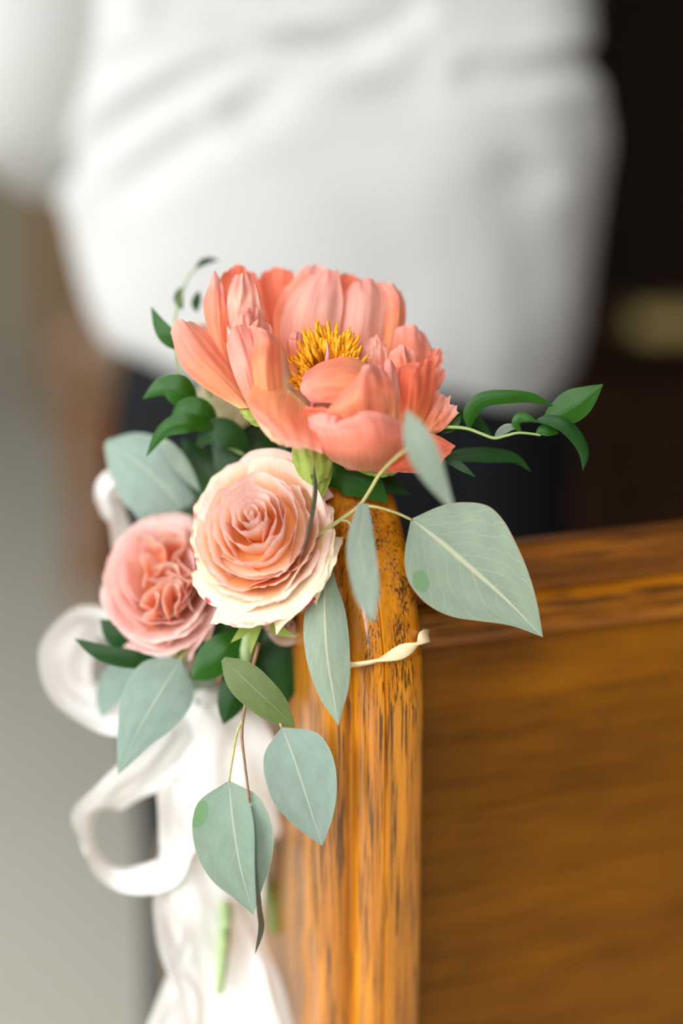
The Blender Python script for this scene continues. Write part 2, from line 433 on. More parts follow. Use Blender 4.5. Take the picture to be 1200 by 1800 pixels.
# ------------------------------------------------------------------ the near pew
def pew_end_outline(h=1.0, depth=.40):
    """side view of the pew end, (y, z), from the floor up the rear edge, over the top and down the front"""
    pts = [(0, 0), (0, .3), (0, .6), (0, .80), (0, h-.15)]
    R = .15
    for a in range(10, 91, 10):
        q = math.radians(a); pts.append((R-R*math.cos(q), h-R+R*math.sin(q)))
    for p in cr([(R, h, 0), (.185, h-.025, 0), (.212, h-.12, 0), (.235, h-.25, 0), (.29, h-.32, 0), (.345, h-.345, 0), (depth-.02, h-.37, 0), (depth, h-.415, 0), (depth-.005, h-.475, 0), (depth-.03, .35, 0), (depth-.02, .1, 0), (depth, 0, 0)], 40)[1:]:
        pts.append((p.x, p.y))
    return pts

# plan of the moulded edge: (across the thickness, set-in from the outline)
EDGE = [(.0225, .055), (.0225, .010), (.0220, .006), (.0200, .0025), (.0160, .0006), (.010, 0), (.003, 0), (-.0002, .0002), (-.0009, .0016),
        (-.0016, .0006), (-.004, .0010), (-.0075, .0028), (-.0105, .0062), (-.0125, .0108), (-.0136, .0140), (-.0152, .0142), (-.0165, .0128), (-.0185, .0118),
        (-.0225, .0124), (-.026, .0150), (-.0285, .0195), (-.030, .026), (-.0305, .033), (-.0305, .055)]

def pew_end(parent, ox, oy, m, h=1.0, depth=.40):
    out = pew_end_outline(h, depth); n = len(out); k = len(EDGE)
    vs = []
    for i, (y, z) in enumerate(out):
        a, b = out[max(i-1, 0)], out[min(i+1, n-1)]
        t = Vector((b[0]-a[0], b[1]-a[1])).normalized(); nrm = Vector((t.y, -t.x))   # points into the board
        for x, ins in EDGE:
            s = ins
            vs.append((ox+x+.0025, oy+y+nrm.x*s, z+nrm.y*s if z > .001 else z))
    f = grid_faces(k, n)
    o = MB(); o.v = [Vector(v) for v in vs]; o.f = f
    # the two flat faces inside the moulding
    f.append(tuple(i*k for i in range(n))); f.append(tuple(i*k+k-1 for i in range(n))[::-1])
    ob = o.build('pew_end', m, parent, smooth=True)
    ob.data.set_sharp_from_angle(angle=math.radians(50))
    return ob

pew = thing('church_pew', (0, 0, 0), 'varnished honey oak pew with rounded end post, carrying the flower posy', 'pew')
pew_end(pew, 0, 0, M['oak_z'])
X0, X1 = .0240, 2.3
# top rail: a moulded rail with an upper fascia leaning back and a lower one
cap = [(.060, .916), (.044, .9215), (.034, .9212), (.0312, .919), (.0300, .914), (.0302, .8965), (.0325, .8945), (.060, .8945)]
fas = [(.060, .8943), (.0318, .8943), (.0296, .8925), (.0286, .889), (.0282, .876), (.0300, .8715), (.0345, .8690), (.048, .8690), (.060, .869)]
MB().prism(cap, X0, X1).build('rail_cap', M['oak_cap'], pew)
MB().prism(fas, X0, X1).build('rail_fascia', M['oak_rail'], pew)
z = .8715; hs = [.040, .062, .048, .058, .066, .052, .060, .056, .064, .05, .06, .058, .06]
for i, h in enumerate(hs):
    z0 = z-h
    if z0 < .06: break
    MB().box(X0, X1, .0400+.0003*(i % 2), .056, z0+.0001, z-.0001, .0007).build('back_board', M['oak_board'], pew)
    z = z0
MB().box(X0, X1, .032, .058, .0, z-.0008, .003).build('plinth_board', M['oak_board'], pew)
seat = [(.0605, .435), (.40, .445), (.425, .438), (.432, .425), (.425, .412), (.0605, .405)]
MB().prism(seat, X0, X1).build('seat', M['oak_rail'], pew)

# the screen in front of the first pew
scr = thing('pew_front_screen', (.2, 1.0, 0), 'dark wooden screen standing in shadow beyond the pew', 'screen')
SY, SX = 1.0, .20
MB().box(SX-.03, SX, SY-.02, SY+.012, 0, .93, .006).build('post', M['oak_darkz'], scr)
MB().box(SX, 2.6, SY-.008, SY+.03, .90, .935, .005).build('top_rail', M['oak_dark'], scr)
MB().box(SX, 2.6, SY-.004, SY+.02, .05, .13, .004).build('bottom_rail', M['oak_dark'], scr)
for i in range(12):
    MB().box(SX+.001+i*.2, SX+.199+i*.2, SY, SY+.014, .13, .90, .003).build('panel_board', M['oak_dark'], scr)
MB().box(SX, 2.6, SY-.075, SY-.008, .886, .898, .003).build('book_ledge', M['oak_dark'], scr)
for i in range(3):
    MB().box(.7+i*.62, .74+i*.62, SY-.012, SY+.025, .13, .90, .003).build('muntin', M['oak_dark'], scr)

def floor_at(x, y):
    d = FW+(x-600)/2500*RT-(y-900)/2500*UP
    return CAM-d*(CAM.z/d.z)
def turned_post(p, name, label, cat, h, wd, m):
    t = thing(name, p, label, cat); x, y = p.x, p.y
    MB().box(x-wd*.75, x+wd*.75, y-wd*.75, y+wd*.75, 0, .06, .01).build('foot', m, t)
    MB().box(x-wd*.5, x+wd*.5, y-wd*.5, y+wd*.5, .06, h-.04, .012).build('shaft', m, t)
    MB().box(x-wd*.68, x+wd*.68, y-wd*.68, y+wd*.68, h-.04, h, .01).build('cap', m, t)
    return t
PA = floor_at(168, 1040); PB = floor_at(118, 720)
turned_post(PA, 'flower_pedestal', 'low brown wooden pedestal on the stone floor carrying a blush flower', 'pedestal', .54, .078, M['oak_darkz'])
turned_post(PB, 'altar_rail_post', 'tall honey coloured wooden post on the stone floor, beside the edge of the white shirt', 'post', 1.06, .10, M['amber'])

# ------------------------------------------------------------------ the person in white
def build_person():
    d = 1.30
    P0 = CAM+d*(FW+(600-600)/2500*RT)
    P0 = Vector((P0.x, P0.y, 0))
    fw = Vector((math.sin(YAW), math.cos(YAW), 0)); r = RT
    def L(a, b, c): return P0+r*a+fw*b+Vector((0, 0, c))
    # body, one skin: pelvis first
    J = [((0, 0, .92), .11), ((0, .0, 1.05), .11), ((0, 0, 1.22), .12), ((0, .01, 1.38), .12), ((0, .01, 1.46), .06), ((0, .02, 1.54), .052),
         ((0, .03, 1.62), .078), ((0, .035, 1.70), .085), ((0, .03, 1.77), .055)]
    E = [(0, 1), (1, 2), (2, 3), (3, 4), (4, 5), (5, 6), (6, 7), (7, 8)]
    def add(p, rad, to):
        J.append((p, rad)); E.append((to, len(J)-1)); return len(J)-1
    for s in (-1, 1):
        sh = add((s*.155, .02, 1.41), .055, 3)
        if s < 0:
            el = add((-.255, .0, 1.20), .042, sh); wr = add((-.27, .20, 1.11), .03, el); hd = add((-.255, .26, 1.09), .03, wr)
            base = Vector((-.255, .26, 1.09)); dr = Vector((.06, .9, -.3)).normalized()
        else:
            el = add((.165, .22, 1.20), .042, sh); wr = add((.08, .38, 1.10), .03, el); hd = add((.03, .42, 1.09), .03, wr)
            base = Vector((.03, .42, 1.09)); dr = Vector((-.5, .8, -.2)).normalized()
        sd = dr.cross(Vector((0, 0, 1))).normalized()
        for k in range(4):
            o = base+sd*(.024*(k-1.5)); ln = (.075, .085, .08, .062)[k]
            a = add(tuple(o+dr*.035), .0095, hd); b = add(tuple(o+dr*(.035+ln*.5)+Vector((0, 0, -.008))), .0088, a)
            add(tuple(o+dr*(.035+ln*.9)+Vector((0, 0, -.03))), .0075, b)
        a = add(tuple(base-sd*s*.038+dr*.01+Vector((0, 0, .01))), .011, hd); add(tuple(base-sd*s*.055+dr*.045), .009, a)
        hip = add((s*.10, 0, .86), .10, 0); kn = add((s*.11, .01, .48), .062, hip); an = add((s*.115, 0, .09), .04, kn)
        add((s*.12, .13, .035), .035, an)
    me = bpy.data.meshes.new('person')
    base0 = P0
    me.from_pydata([tuple(L(*p)-base0) for p, _ in J], E, [])
    o = bpy.data.objects.new('person', me); COL.objects.link(o); o.location = base0
    md = o.modifiers.new('skin', 'SKIN'); md.use_smooth_shade = True
    for i, (_, q) in enumerate(J): me.skin_vertices[0].data[i].radius = (q, q*.62) if i < 4 else (q, q)
    me.skin_vertices[0].data[0].use_root = True
    sb = o.modifiers.new('sub', 'SUBSURF'); sb.levels = 2; sb.render_levels = 2
    me.materials.append(M['skin'])
    tag(o, 'person in a loose white shirt and dark trousers, seen from behind beyond the pew', 'person')
    # shirt: rings (height, centre across, half width, half depth)
    S = .00052
    def yz(y):   # height of something at the person's distance
        t = d; return (CAM+t*(FW-(y-900)/2500*UP)).z
    rings = [(700, 32, 335, 205), (650, 18, 372, 228), (560, -4, 412, 245), (450, -12, 432, 250), (330, -12, 444, 250), (240, -2, 440, 240), (130, -16, 424, 222),
             (40, -22, 420, 215), (-80, -16, 420, 220), (-250, 0, 430, 225), (-400, 0, 430, 210), (-480, 0, 330, 170), (-520, 0, 160, 120), (-545, 8, 120, 110)]
    folds = [([(150, 40), (146, 90)], 20, 8),
             ([(110, 300), (180, 245), (245, 198), (327, 146), (420, 111), (525, 82), (640, 90)], 24, 20), ([(720, 20), (583, 88), (500, 135), (420, 190)], 24, 16),
             ([(280, 26), (373, 52), (443, 82)], 22, 14), ([(640, 150), (717, 167), (811, 189), (889, 233), (950, 300)], 30, 7), ([(1060, 105), (975, 122), (905, 139), (830, 130)], 24, 14),
             ([(905, 330), (944, 450), (950, 560), (940, 660)], 40, 6), ([(180, 120), (300, 90), (420, 60)], 22, 8), ([(230, 330), (330, 250), (480, 200)], 28, 9)]
    def foldd(p):
        x, y = pix(p); s = 0
        for pl, wd, dp in folds:
            best = 1e9
            for (ax, ay), (bx, by) in zip(pl, pl[1:]):
                vx, vy = bx-ax, by-ay; t = max(0, min(1, ((x-ax)*vx+(y-ay)*vy)/(vx*vx+vy*vy)))
                best = min(best, math.hypot(x-ax-t*vx, y-ay-t*vy))
            s -= dp*math.exp(-(best/wd)**2); s += dp*.5*math.exp(-((best-wd*1.9)/wd)**2)
        return s*S
    nu, nv = 120, 90
    ctr = cr([(y, c, 0) for y, c, a, b in rings], nv); ab = cr([(a, b, 0) for y, c, a, b in rings], nv)
    vs = []
    for j in range(nv):
        for i in range(nu):
            q = 2*math.pi*i/nu; ca, sa = math.cos(q), math.sin(q)      # sa < 0 is the back, towards the pew
            e = .86 if ctr[j].x > 300 else .62 if ctr[j].x < 120 else .62+.24*(ctr[j].x-120)/180
            X = ctr[j].y+ab[j].x*math.copysign(abs(ca)**e, ca); Y = ab[j].y*math.copysign(abs(sa)**e, sa)
            p = L(X*S, Y*S, yz(ctr[j].x))
            if j < 12:     # the tail of the shirt curves up towards the side seams
                lift = (max(0, -ca-.45)**1.3*.16+max(0, ca-.8)*.05)*(1-j/12)
                p.z += lift
            nrm = (r*ca/ab[j].x+fw*sa/ab[j].y).normalized()
            if sa < .3: p = p+nrm*foldd(p)
            p += nrm*.004*noise.noise(p*14)
            vs.append(p)
    mesh('shirt', vs, grid_faces(nu, nv, True), M['shirt'], o)
    # sleeves
    def sleeve(pts, rad):
        tube('sleeve', [L(*p) for p in pts], rad, M['shirt'], o, 28, 40, True)
    sleeve([(-.15, .02, 1.44), (-.20, -.01, 1.37), (-.24, .0, 1.28), (-.252, .005, 1.21), (-.258, .03, 1.182), (-.27, .13, 1.135)], [.09, .10, .108, .102, .088, .06])
    sleeve([(.13, .02, 1.43), (.155, .06, 1.36), (.165, .14, 1.28), (.165, .22, 1.20), (.13, .30, 1.155), (.09, .36, 1.115)], [.07, .072, .07, .066, .06, .05])
    # trousers: hips and two legs in one garment
    bm_v, bm_f = [], []
    def ringset(rs, n=40):
        b0 = len(bm_v); cc = cr([(x, y, zz) for x, y, zz, a, b in rs], 30); aa = cr([(a, b, 0) for x, y, zz, a, b in rs], 30)
        for c, a in zip(cc, aa):
            for i in range(n):
                q = 2*math.pi*i/n; bm_v.append(L(c.x+a.x*math.cos(q), c.y+a.y*math.sin(q), c.z))
        for g in grid_faces(n, 30, True): bm_f.append(tuple(b0+k for k in g))
    ringset([(0, 0, 1.0, .17, .115), (0, 0, .93, .20, .125), (0, 0, .86, .212, .13), (0, 0, .80, .205, .125), (0, 0, .76, .185, .11)])
    for s in (-1, 1):
        ringset([(s*.095, 0, .90, .10, .115), (s*.103, 0, .80, .108, .115), (s*.108, 0, .70, .102, .105), (s*.112, .005, .48, .082, .085), (s*.116, 0, .25, .078, .082), (s*.12, 0, .07, .082, .09)])
    mesh('trousers', bm_v, bm_f, M['trousers'], o)
    for s in (-1, 1):
        c = cr([(s*.12, -.05, .05), (s*.122, .02, .055), (s*.124, .10, .042), (s*.126, .17, .03), (s*.126, .20, .025)], 16)
        tube('shoe', [L(*p) for p in c], [.038, .046, .045, .038, .018], M['leather'], o, 14, 16, True)
    # hair
    hv = []; n1, n2 = 28, 16
    for j in range(n2):
        th = math.pi*.72*j/(n2-1)
        for i in range(n1):
            q = 2*math.pi*i/n1
            k = 1 if math.sin(q) < .25 else max(.45, 1-.75*(math.sin(q)-.25))
            tt = th*k
            hv.append(L(.094*math.sin(tt)*math.cos(q), .02+.108*math.sin(tt)*math.sin(q), 1.705+.115*math.cos(tt)+.004*noise.noise(Vector((i, j, 0)))))
    mesh('hair', hv, grid_faces(n1, n2, True), M['hair'], o)
build_person()

# ------------------------------------------------------------------ the posy
GRP = 'flowers and greenery of the pew posy'

def petal(parent, net, m, nu=26, nv=26, ruf=3.6, jag=4.0, fr=3.0, wr=4.0, seed=None, name='petal', label=None):
    """net: rows from base to tip of (across, down, away)"""
    seed = random.random()*100 if seed is None else seed
    cols = max(len(r) for r in net)
    rows = [cr(r, nu) for r in net]
    g = list(zip(*[cr([rows[k][i] for k in range(len(rows))], nv) for i in range(nu)]))
    out = []
    for j in range(nv):
        v = j/(nv-1); R = []
        for i in range(nu):
            u = i/(nu-1)
            p = g[j][i].copy()
            a = ruf*(max(0, v-.45)/.55)**1.5
            p.z += a*2.2*noise.noise(Vector((u*fr+seed, v*1.2, seed)))
            p.y += a*.9*noise.noise(Vector((u*fr*1.5+seed, v*2, seed+9)))
            p.x += a*.9*noise.noise(Vector((u*fr*1.5+seed, v*2, seed+19)))
            if wr:      # crinkles running along the petal
                p.z += wr*(noise.noise(Vector((u*7+seed, v*2.4, seed+3)))+.8*v*noise.noise(Vector((u*5+seed, v*7, seed+13))))
            if jag and v > .55:
                t = ((v-.55)/.45)**2; d = (g[nv-1][i]-g[int(nv*.6)][i])
                if d.length > 1e-6: p += d.normalized()*t*jag*(noise.noise(Vector((u*8+seed, 0, seed+5)))+.6*noise.noise(Vector((u*19+seed, 0, seed+7))))
            R.append(p)
        out.append(R)
    return sheet(name, out, m, parent, label=label)

def leaf(parent, mid, wl, wr, m, side=None, fold=0.0, curl=0.0, tilt=0.0, nu=13, nv=30, name='leaf', label=None, wav=1.0):
    """mid: midrib; wl / wr: half widths to either side, sampled along it"""
    c = cr(mid, nv); rows = []; sd = random.random()*50
    for j in range(nv):
        t = j/(nv-1)
        tan = (c[min(j+1, nv-1)]-c[max(j-1, 0)]).normalized()
        if side is None:
            s = Vector((-tan.y, tan.x, 0))
            if s.length < .2: s = Vector((1, 0, 0))
            s.normalize()
        else:
            s = cr(side, nv)[j]; s = (s-tan*s.dot(tan)).normalized()
        n = tan.cross(s).normalized()
        if tilt: s, n = s*math.cos(tilt)+n*math.sin(tilt), n*math.cos(tilt)-s*math.sin(tilt)
        L_, R_ = max(0, crf(wl, t)), max(0, crf(wr, t)); row = []
        for i in range(nu):
            u = i/(nu-1)*2-1
            ww = L_ if u < 0 else R_
            p = c[j]+s*(-u)*ww+n*(fold*abs(u)*ww+curl*u*u*ww)
            p += n*wav*noise.noise(Vector((u*1.5+sd, t*4, sd)))*min(1, ww/12)
            row.append(p)
        rows.append(row)
    return sheet(name, rows, m, parent, label=label)

OV = [0, .62, .93, 1, .86, .55, 0]        # ovate
LA = [0, .6, .95, 1, .8, .42, 0]          # lance shaped
def sc(a, k): return [x*k for x in a]

# ---- coral peony
B = V(585, 790, 60)
peo = thing('peony', B, 'large open coral peony with a ring of yellow stamens, topmost flower of the posy', 'flower', GRP)
pk = M['peony']; pi = M['peony_in']; pd = M['peony_deep']
def P(net, m=pk, **k): return petal(peo, net, m, **k)
# back petals
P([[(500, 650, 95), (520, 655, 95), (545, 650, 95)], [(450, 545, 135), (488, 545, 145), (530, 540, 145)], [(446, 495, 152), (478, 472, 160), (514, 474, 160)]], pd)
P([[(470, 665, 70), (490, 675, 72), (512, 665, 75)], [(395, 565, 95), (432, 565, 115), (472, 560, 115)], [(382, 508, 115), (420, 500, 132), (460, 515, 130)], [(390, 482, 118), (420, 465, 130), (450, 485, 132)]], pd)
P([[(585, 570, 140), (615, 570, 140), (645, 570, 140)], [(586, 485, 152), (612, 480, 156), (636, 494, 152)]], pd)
P([[(490, 630, 85), (520, 630, 80), (565, 620, 85)], [(480, 555, 108), (520, 540, 98), (580, 530, 112)], [(503, 502, 126), (540, 468, 128), (582, 478, 126)]], pk, jag=14, ruf=5)
P([[(520, 660, 55), (555, 660, 42), (592, 660, 55)], [(492, 590, 78), (540, 592, 55), (596, 590, 75)], [(506, 528, 98), (552, 525, 76), (602, 530, 95)], [(540, 488, 114), (570, 474, 112), (596, 474, 108)]], pi, ruf=5, jag=5, wr=5)
P([[(652, 650, 75), (672, 650, 70), (694, 640, 80)], [(668, 580, 104), (692, 582, 92), (708, 588, 105)], [(672, 532, 120), (697, 525, 105), (714, 545, 118)], [(666, 500, 126), (686, 496, 122), (706, 514, 125)]], pk, ruf=5, jag=5)
P([[(596, 670, 60), (628, 672, 52), (664, 660, 60)], [(594, 592, 92), (632, 598, 66), (676, 596, 95)], [(602, 532, 112), (640, 530, 90), (680, 535, 115)], [(610, 506, 120), (640, 489, 112), (670, 496, 122)]], pi, ruf=5, jag=3, wr=5)
P([[(675, 690, 55), (705, 690, 48), (735, 690, 55)], [(686, 620, 82), (722, 615, 64), (757, 628, 80)], [(694, 582, 96), (722, 571, 88), (748, 588, 95)]], pk, ruf=5, jag=4)
P([[(738, 670, 65), (750, 675, 62), (757, 675, 65)], [(759, 614, 80), (772, 611, 78), (781, 630, 78)]], pk, jag=4)
P([[(735, 710, 50), (745, 712, 48), (752, 712, 50)], [(762, 650, 62), (776, 645, 60), (788, 657, 60)]], pk, jag=8)
P([[(480, 770, 40), (540, 780, 40), (600, 770, 40)], [(462, 700, 45), (520, 700, 60), (600, 690, 65)], [(474, 630, 50), (540, 610, 66), (600, 590, 72)]], M['cream_under'], ruf=2)
# left petals
P([[(430, 705, 40), (446, 714, 44), (458, 695, 46)], [(374, 602, 34), (390, 617, 22), (406, 622, 30)], [(357, 540, 54), (378, 540, 36), (399, 545, 46)], [(364, 508, 70), (377, 477, 76), (392, 506, 64)]], pk, ruf=3)
P([[(420, 718, 8), (440, 715, 8), (452, 695, 20)], [(358, 681, 2), (382, 655, -12), (398, 628, 25)], [(318, 642, 20), (342, 612, -4), (368, 585, 36)], [(299, 582, 50), (312, 563, 38), (342, 567, 50)]], pk, ruf=2)
P([[(435, 650, 45), (447, 650, 38), (462, 648, 38), (480, 640, 45)], [(402, 575, 46), (420, 565, 22), (446, 565, 22), (468, 570, 45)], [(400, 522, 54), (420, 520, 30), (442, 518, 28), (463, 540, 45)], [(408, 492, 60), (420, 485, 45), (434, 477, 38), (453, 498, 45)]], pi, ruf=8, jag=6, fr=6, wr=12)
P([[(430, 640, 15), (450, 645, 10), (480, 640, 20)], [(408, 575, 20), (432, 570, 0), (462, 580, 25)], [(418, 548, 28), (436, 538, 18), (455, 552, 30)]], pi, ruf=7, jag=5, wr=8)
P([[(440, 660, 0), (460, 665, -5), (490, 650, 5)], [(425, 600, 0), (450, 595, -20), (480, 600, 5)], [(428, 575, 12), (452, 562, 0), (478, 578, 15)]], pk, ruf=7, jag=4, wr=8)
P([[(446, 735, -10), (455, 730, -25), (468, 715, -15)], [(412, 662, -22), (432, 650, -48), (452, 630, -30)], [(397, 605, 0), (408, 578, -26), (432, 566, -10)]], pi, ruf=3)
P([[(450, 720, -28), (475, 730, -40), (500, 720, -25)], [(440, 645, -42), (466, 645, -64), (495, 650, -36)], [(444, 604, -26), (468, 600, -46), (492, 604, -20)], [(436, 572, 4), (460, 576, -16), (482, 588, 2)]], pk, ruf=4)
# lower left petal with its cream reverse showing under the rim
P([[(465, 700, -30), (490, 715, -32), (530, 730, -20)], [(446, 724, -64), (476, 744, -72), (525, 762, -56)], [(456, 752, -62), (484, 778, -68), (528, 791, -68)]], M['cream_under'], ruf=2, label='cream underside of a coral petal')
P([[(462, 655, -25), (500, 678, -20), (540, 715, -20)], [(438, 692, -62), (488, 712, -78), (548, 742, -52)], [(442, 722, -84), (498, 752, -98), (562, 772, -74)], [(455, 742, -78), (512, 780, -92), (566, 797, -78)]], pk, ruf=4)
# heart
P([[(510, 655, 30), (521, 658, 26), (538, 652, 30)], [(500, 610, 34), (519, 608, 14), (538, 608, 30)], [(503, 592, 34), (519, 582, 22), (534, 590, 34)], [(510, 596, 22), (520, 594, 12), (530, 598, 24)]], pi, ruf=5, wr=6)
P([[(645, 680, 28), (658, 684, 24), (678, 680, 30)], [(634, 630, 32), (655, 625, 22), (680, 625, 34)], [(636, 606, 38), (656, 592, 30), (676, 602, 36)]], pi, ruf=5, jag=4)
P([[(688, 700, 20), (705, 702, 14), (728, 700, 22)], [(676, 650, 30), (705, 645, 8), (734, 652, 30)], [(684, 618, 36), (705, 605, 26), (724, 616, 36)]], pk, ruf=6, jag=7)
P([[(655, 730, 10), (670, 735, 5), (690, 730, 12)], [(650, 675, 15), (668, 668, 2), (688, 672, 15)], [(655, 650, 22), (668, 645, 12), (684, 650, 20)]], pd, ruf=5)
P([[(690, 740, -30), (700, 742, -34), (708, 735, -26)], [(675, 690, -34), (690, 690, -52), (703, 690, -34)], [(674, 642, -20), (683, 631, -26), (698, 650, -20)]], pi, ruf=3, jag=3)
# right petals
P([[(720, 765, 12), (735, 770, 4), (748, 768, 12)], [(742, 722, 12), (764, 735, -2), (778, 756, 6)], [(764, 682, 28), (787, 696, 14), (806, 726, 12)]], pk, ruf=6, jag=14, wr=7)
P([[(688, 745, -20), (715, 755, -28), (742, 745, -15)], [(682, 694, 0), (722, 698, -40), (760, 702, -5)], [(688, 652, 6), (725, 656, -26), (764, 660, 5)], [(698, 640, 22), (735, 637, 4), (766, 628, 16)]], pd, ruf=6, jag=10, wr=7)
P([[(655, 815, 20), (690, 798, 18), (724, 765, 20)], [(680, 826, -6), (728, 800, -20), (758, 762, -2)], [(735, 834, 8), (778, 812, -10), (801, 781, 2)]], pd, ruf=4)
P([[(600, 815, 25), (640, 815, 25), (680, 790, 25)], [(610, 826, 5), (670, 826, 0), (715, 805, 5)], [(640, 828, 8), (690, 831, 0), (735, 826, 10)]], pk, ruf=3)
# in-curled petals over the heart
P([[(672, 655, -25), (680, 690, -40), (665, 730, -50)], [(618, 628, -22), (620, 668, -74), (612, 712, -62)], [(566, 636, -18), (562, 668, -66), (566, 708, -52)], [(536, 655, -8), (527, 682, -34), (546, 710, -30)]], pk, ruf=3)
P([[(585, 755, -50), (640, 750, -70), (695, 735, -50)], [(572, 728, -72), (635, 705, -104), (694, 692, -68)], [(598, 694, -76), (640, 667, -98), (684, 664, -64)], [(622, 664, -56), (646, 641, -66), (672, 644, -48)]], pk, ruf=6, wr=6)
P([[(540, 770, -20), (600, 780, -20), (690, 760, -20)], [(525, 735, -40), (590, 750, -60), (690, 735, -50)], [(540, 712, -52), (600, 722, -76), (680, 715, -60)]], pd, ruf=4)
P([[(560, 790, -20), (585, 795, -30), (615, 790, -30)], [(545, 760, -62), (575, 765, -84), (610, 765, -80)], [(540, 732, -66), (572, 726, -88), (608, 742, -84)]], pi, ruf=3)
P([[(585, 812, 10), (620, 826, 0), (660, 828, 5), (695, 818, 10)], [(570, 796, -56), (615, 803, -88), (665, 801, -88), (706, 788, -55)], [(558, 768, -82), (608, 768, -114), (660, 760, -116), (714, 766, -78)], [(548, 742, -72), (598, 742, -100), (648, 722, -104), (706, 741, -70)]], M['peony'], ruf=3)
# cup below and behind
for k in range(9):
    a = -math.pi*.95+k*math.pi*.24; ca, sa = math.cos(a), math.sin(a)
    def cp(rad, h, da):
        return (585+rad*math.cos(a+da), 745+rad*.55*math.sin(a+da)-h, 45-rad*.75*math.sin(a+da))
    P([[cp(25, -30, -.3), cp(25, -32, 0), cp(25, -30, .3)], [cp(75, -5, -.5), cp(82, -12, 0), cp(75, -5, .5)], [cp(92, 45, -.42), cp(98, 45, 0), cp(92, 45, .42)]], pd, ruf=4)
# stamens, golden, thick anthers
for k in range(190):
    a = math.radians(random.uniform(92, 352)); ca, sa = math.cos(a), math.sin(a)
    q = random.uniform(.5, 1.0)
    rx, ry = (74 if ca < 0 else 84), (48 if sa > 0 else 92)
    tip = Vector((572+rx*q*ca, 652+ry*q*sa, 28-34*(1-q)+random.uniform(-10, 12)-10*abs(ca)))
    ba = Vector((575+22*ca, 672+20*sa, 48))
    md = ba.lerp(tip, .55)+Vector((random.uniform(-6, 6), random.uniform(-4, 6), random.uniform(-12, 0)))
    s0 = random.uniform(.85, 1.2)*PX
    tube('stamen', [ba, md, md.lerp(tip, .5)+Vector((0, 0, -2)), tip], [1.3*s0, 1.5*s0, 3.6*s0, 4.0*s0, 1.4*s0], M['stamen'], peo, 6, 10)
for x, y, z, tx, ty in ((572, 650, 22, 575, 602), (590, 655, 20, 597, 625), (553, 690, 15, 540, 745), (600, 680, 20, 612, 650)):
    tube('carpel', [(x, y, z), ((x+tx)/2+2, (y+ty)/2, z-14), (tx, ty, z-20)], [5*PX, 4.4*PX, 3*PX, .8*PX], M['carpel'], peo, 8, 12)
for net in ([[(520, 770, 8), (545, 772, 0), (575, 772, 8)], [(512, 800, -2), (548, 805, -16), (585, 805, 2)], [(525, 838, 8), (550, 852, -4), (577, 838, 10)]],
            [[(555, 790, 40), (570, 800, 32), (585, 800, 40)], [(545, 845, 30), (562, 850, 22), (582, 840, 30)], [(546, 885, 26), (553, 902, 22), (562, 885, 26)]],
            [[(455, 715, 10), (460, 735, 5), (470, 745, 10)], [(428, 715, 15), (438, 735, 5), (452, 750, 12)], [(420, 712, 22), (424, 728, 16), (440, 745, 18)]],
            [[(630, 800, 30), (660, 805, 28), (690, 800, 30)], [(625, 824, 20), (660, 830, 12), (700, 826, 20)], [(640, 833, 22), (664, 839, 18), (690, 836, 22)]]):
    petal(peo, net, M['sepal'], ruf=1.5, name='sepal', label='pale green sepal')
tube('stem', [(585, 780, 45), (552, 860, 90), (530, 960, 130), (490, 1120, 220)], [9*PX, 7*PX, 6*PX, 6*PX], M['stemg'], peo, 10, 24)

# ---- roses made ring by ring
def frame(a):
    a = Vector(a).normalized(); e1 = (Vector((1, 0, 0))-a*a.x).normalized(); e2 = a.cross(e1)
    if e2.y < 0: e2 = -e2
    return a, e1, e2
def ring_petal(parent, o, fr_, phi, wid, R, H, br, bh, m, spiral=.1, drop=18, curl=0, ruf=2, sx=1, sy=1, pts=0, nu=26, nv=18, seed=None, name='petal', label=None, notch=0):
    a, e1, e2 = fr_; o = Vector(o); rows = []; seed = random.random()*90 if seed is None else seed
    for j in range(nv):
        v = j/(nv-1); row = []
        for i in range(nu):
            u = i/(nu-1)*2-1; ph = phi+u*wid
            rr = R*(1+spiral*u); Ht = H-drop*abs(u)**3-(H-bh)*.5*abs(u)**7-notch*max(0, 1-abs(u)*5)
            g = math.sin(v*math.pi/2)**.75
            r_ = br+(rr-br)*g; h = bh+(Ht-bh)*v**1.15
            if v > .7: t = ((v-.7)/.3)**2; r_ += curl*t; h -= abs(curl)*.45*t
            a_ = ruf*max(0, v-.4)/.6
            r_ += a_*1.6*noise.noise(Vector((ph*2.2+seed, v, seed)))
            h += a_*1.4*noise.noise(Vector((ph*3+seed, v*.6, seed+4)))
            if v > .85: h += pts*(v-.85)/.15*noise.noise(Vector((ph*7+seed, 1, seed+8))); r_ += pts*.6*(v-.85)/.15*noise.noise(Vector((ph*9+seed, 1, seed+2)))
            row.append(o+e1*(r_*math.cos(ph)*sx)+e2*(r_*math.sin(ph)*sy)+a*h)
        rows.append(row)
    return sheet(name, rows, m, parent, label=label)
D = math.radians

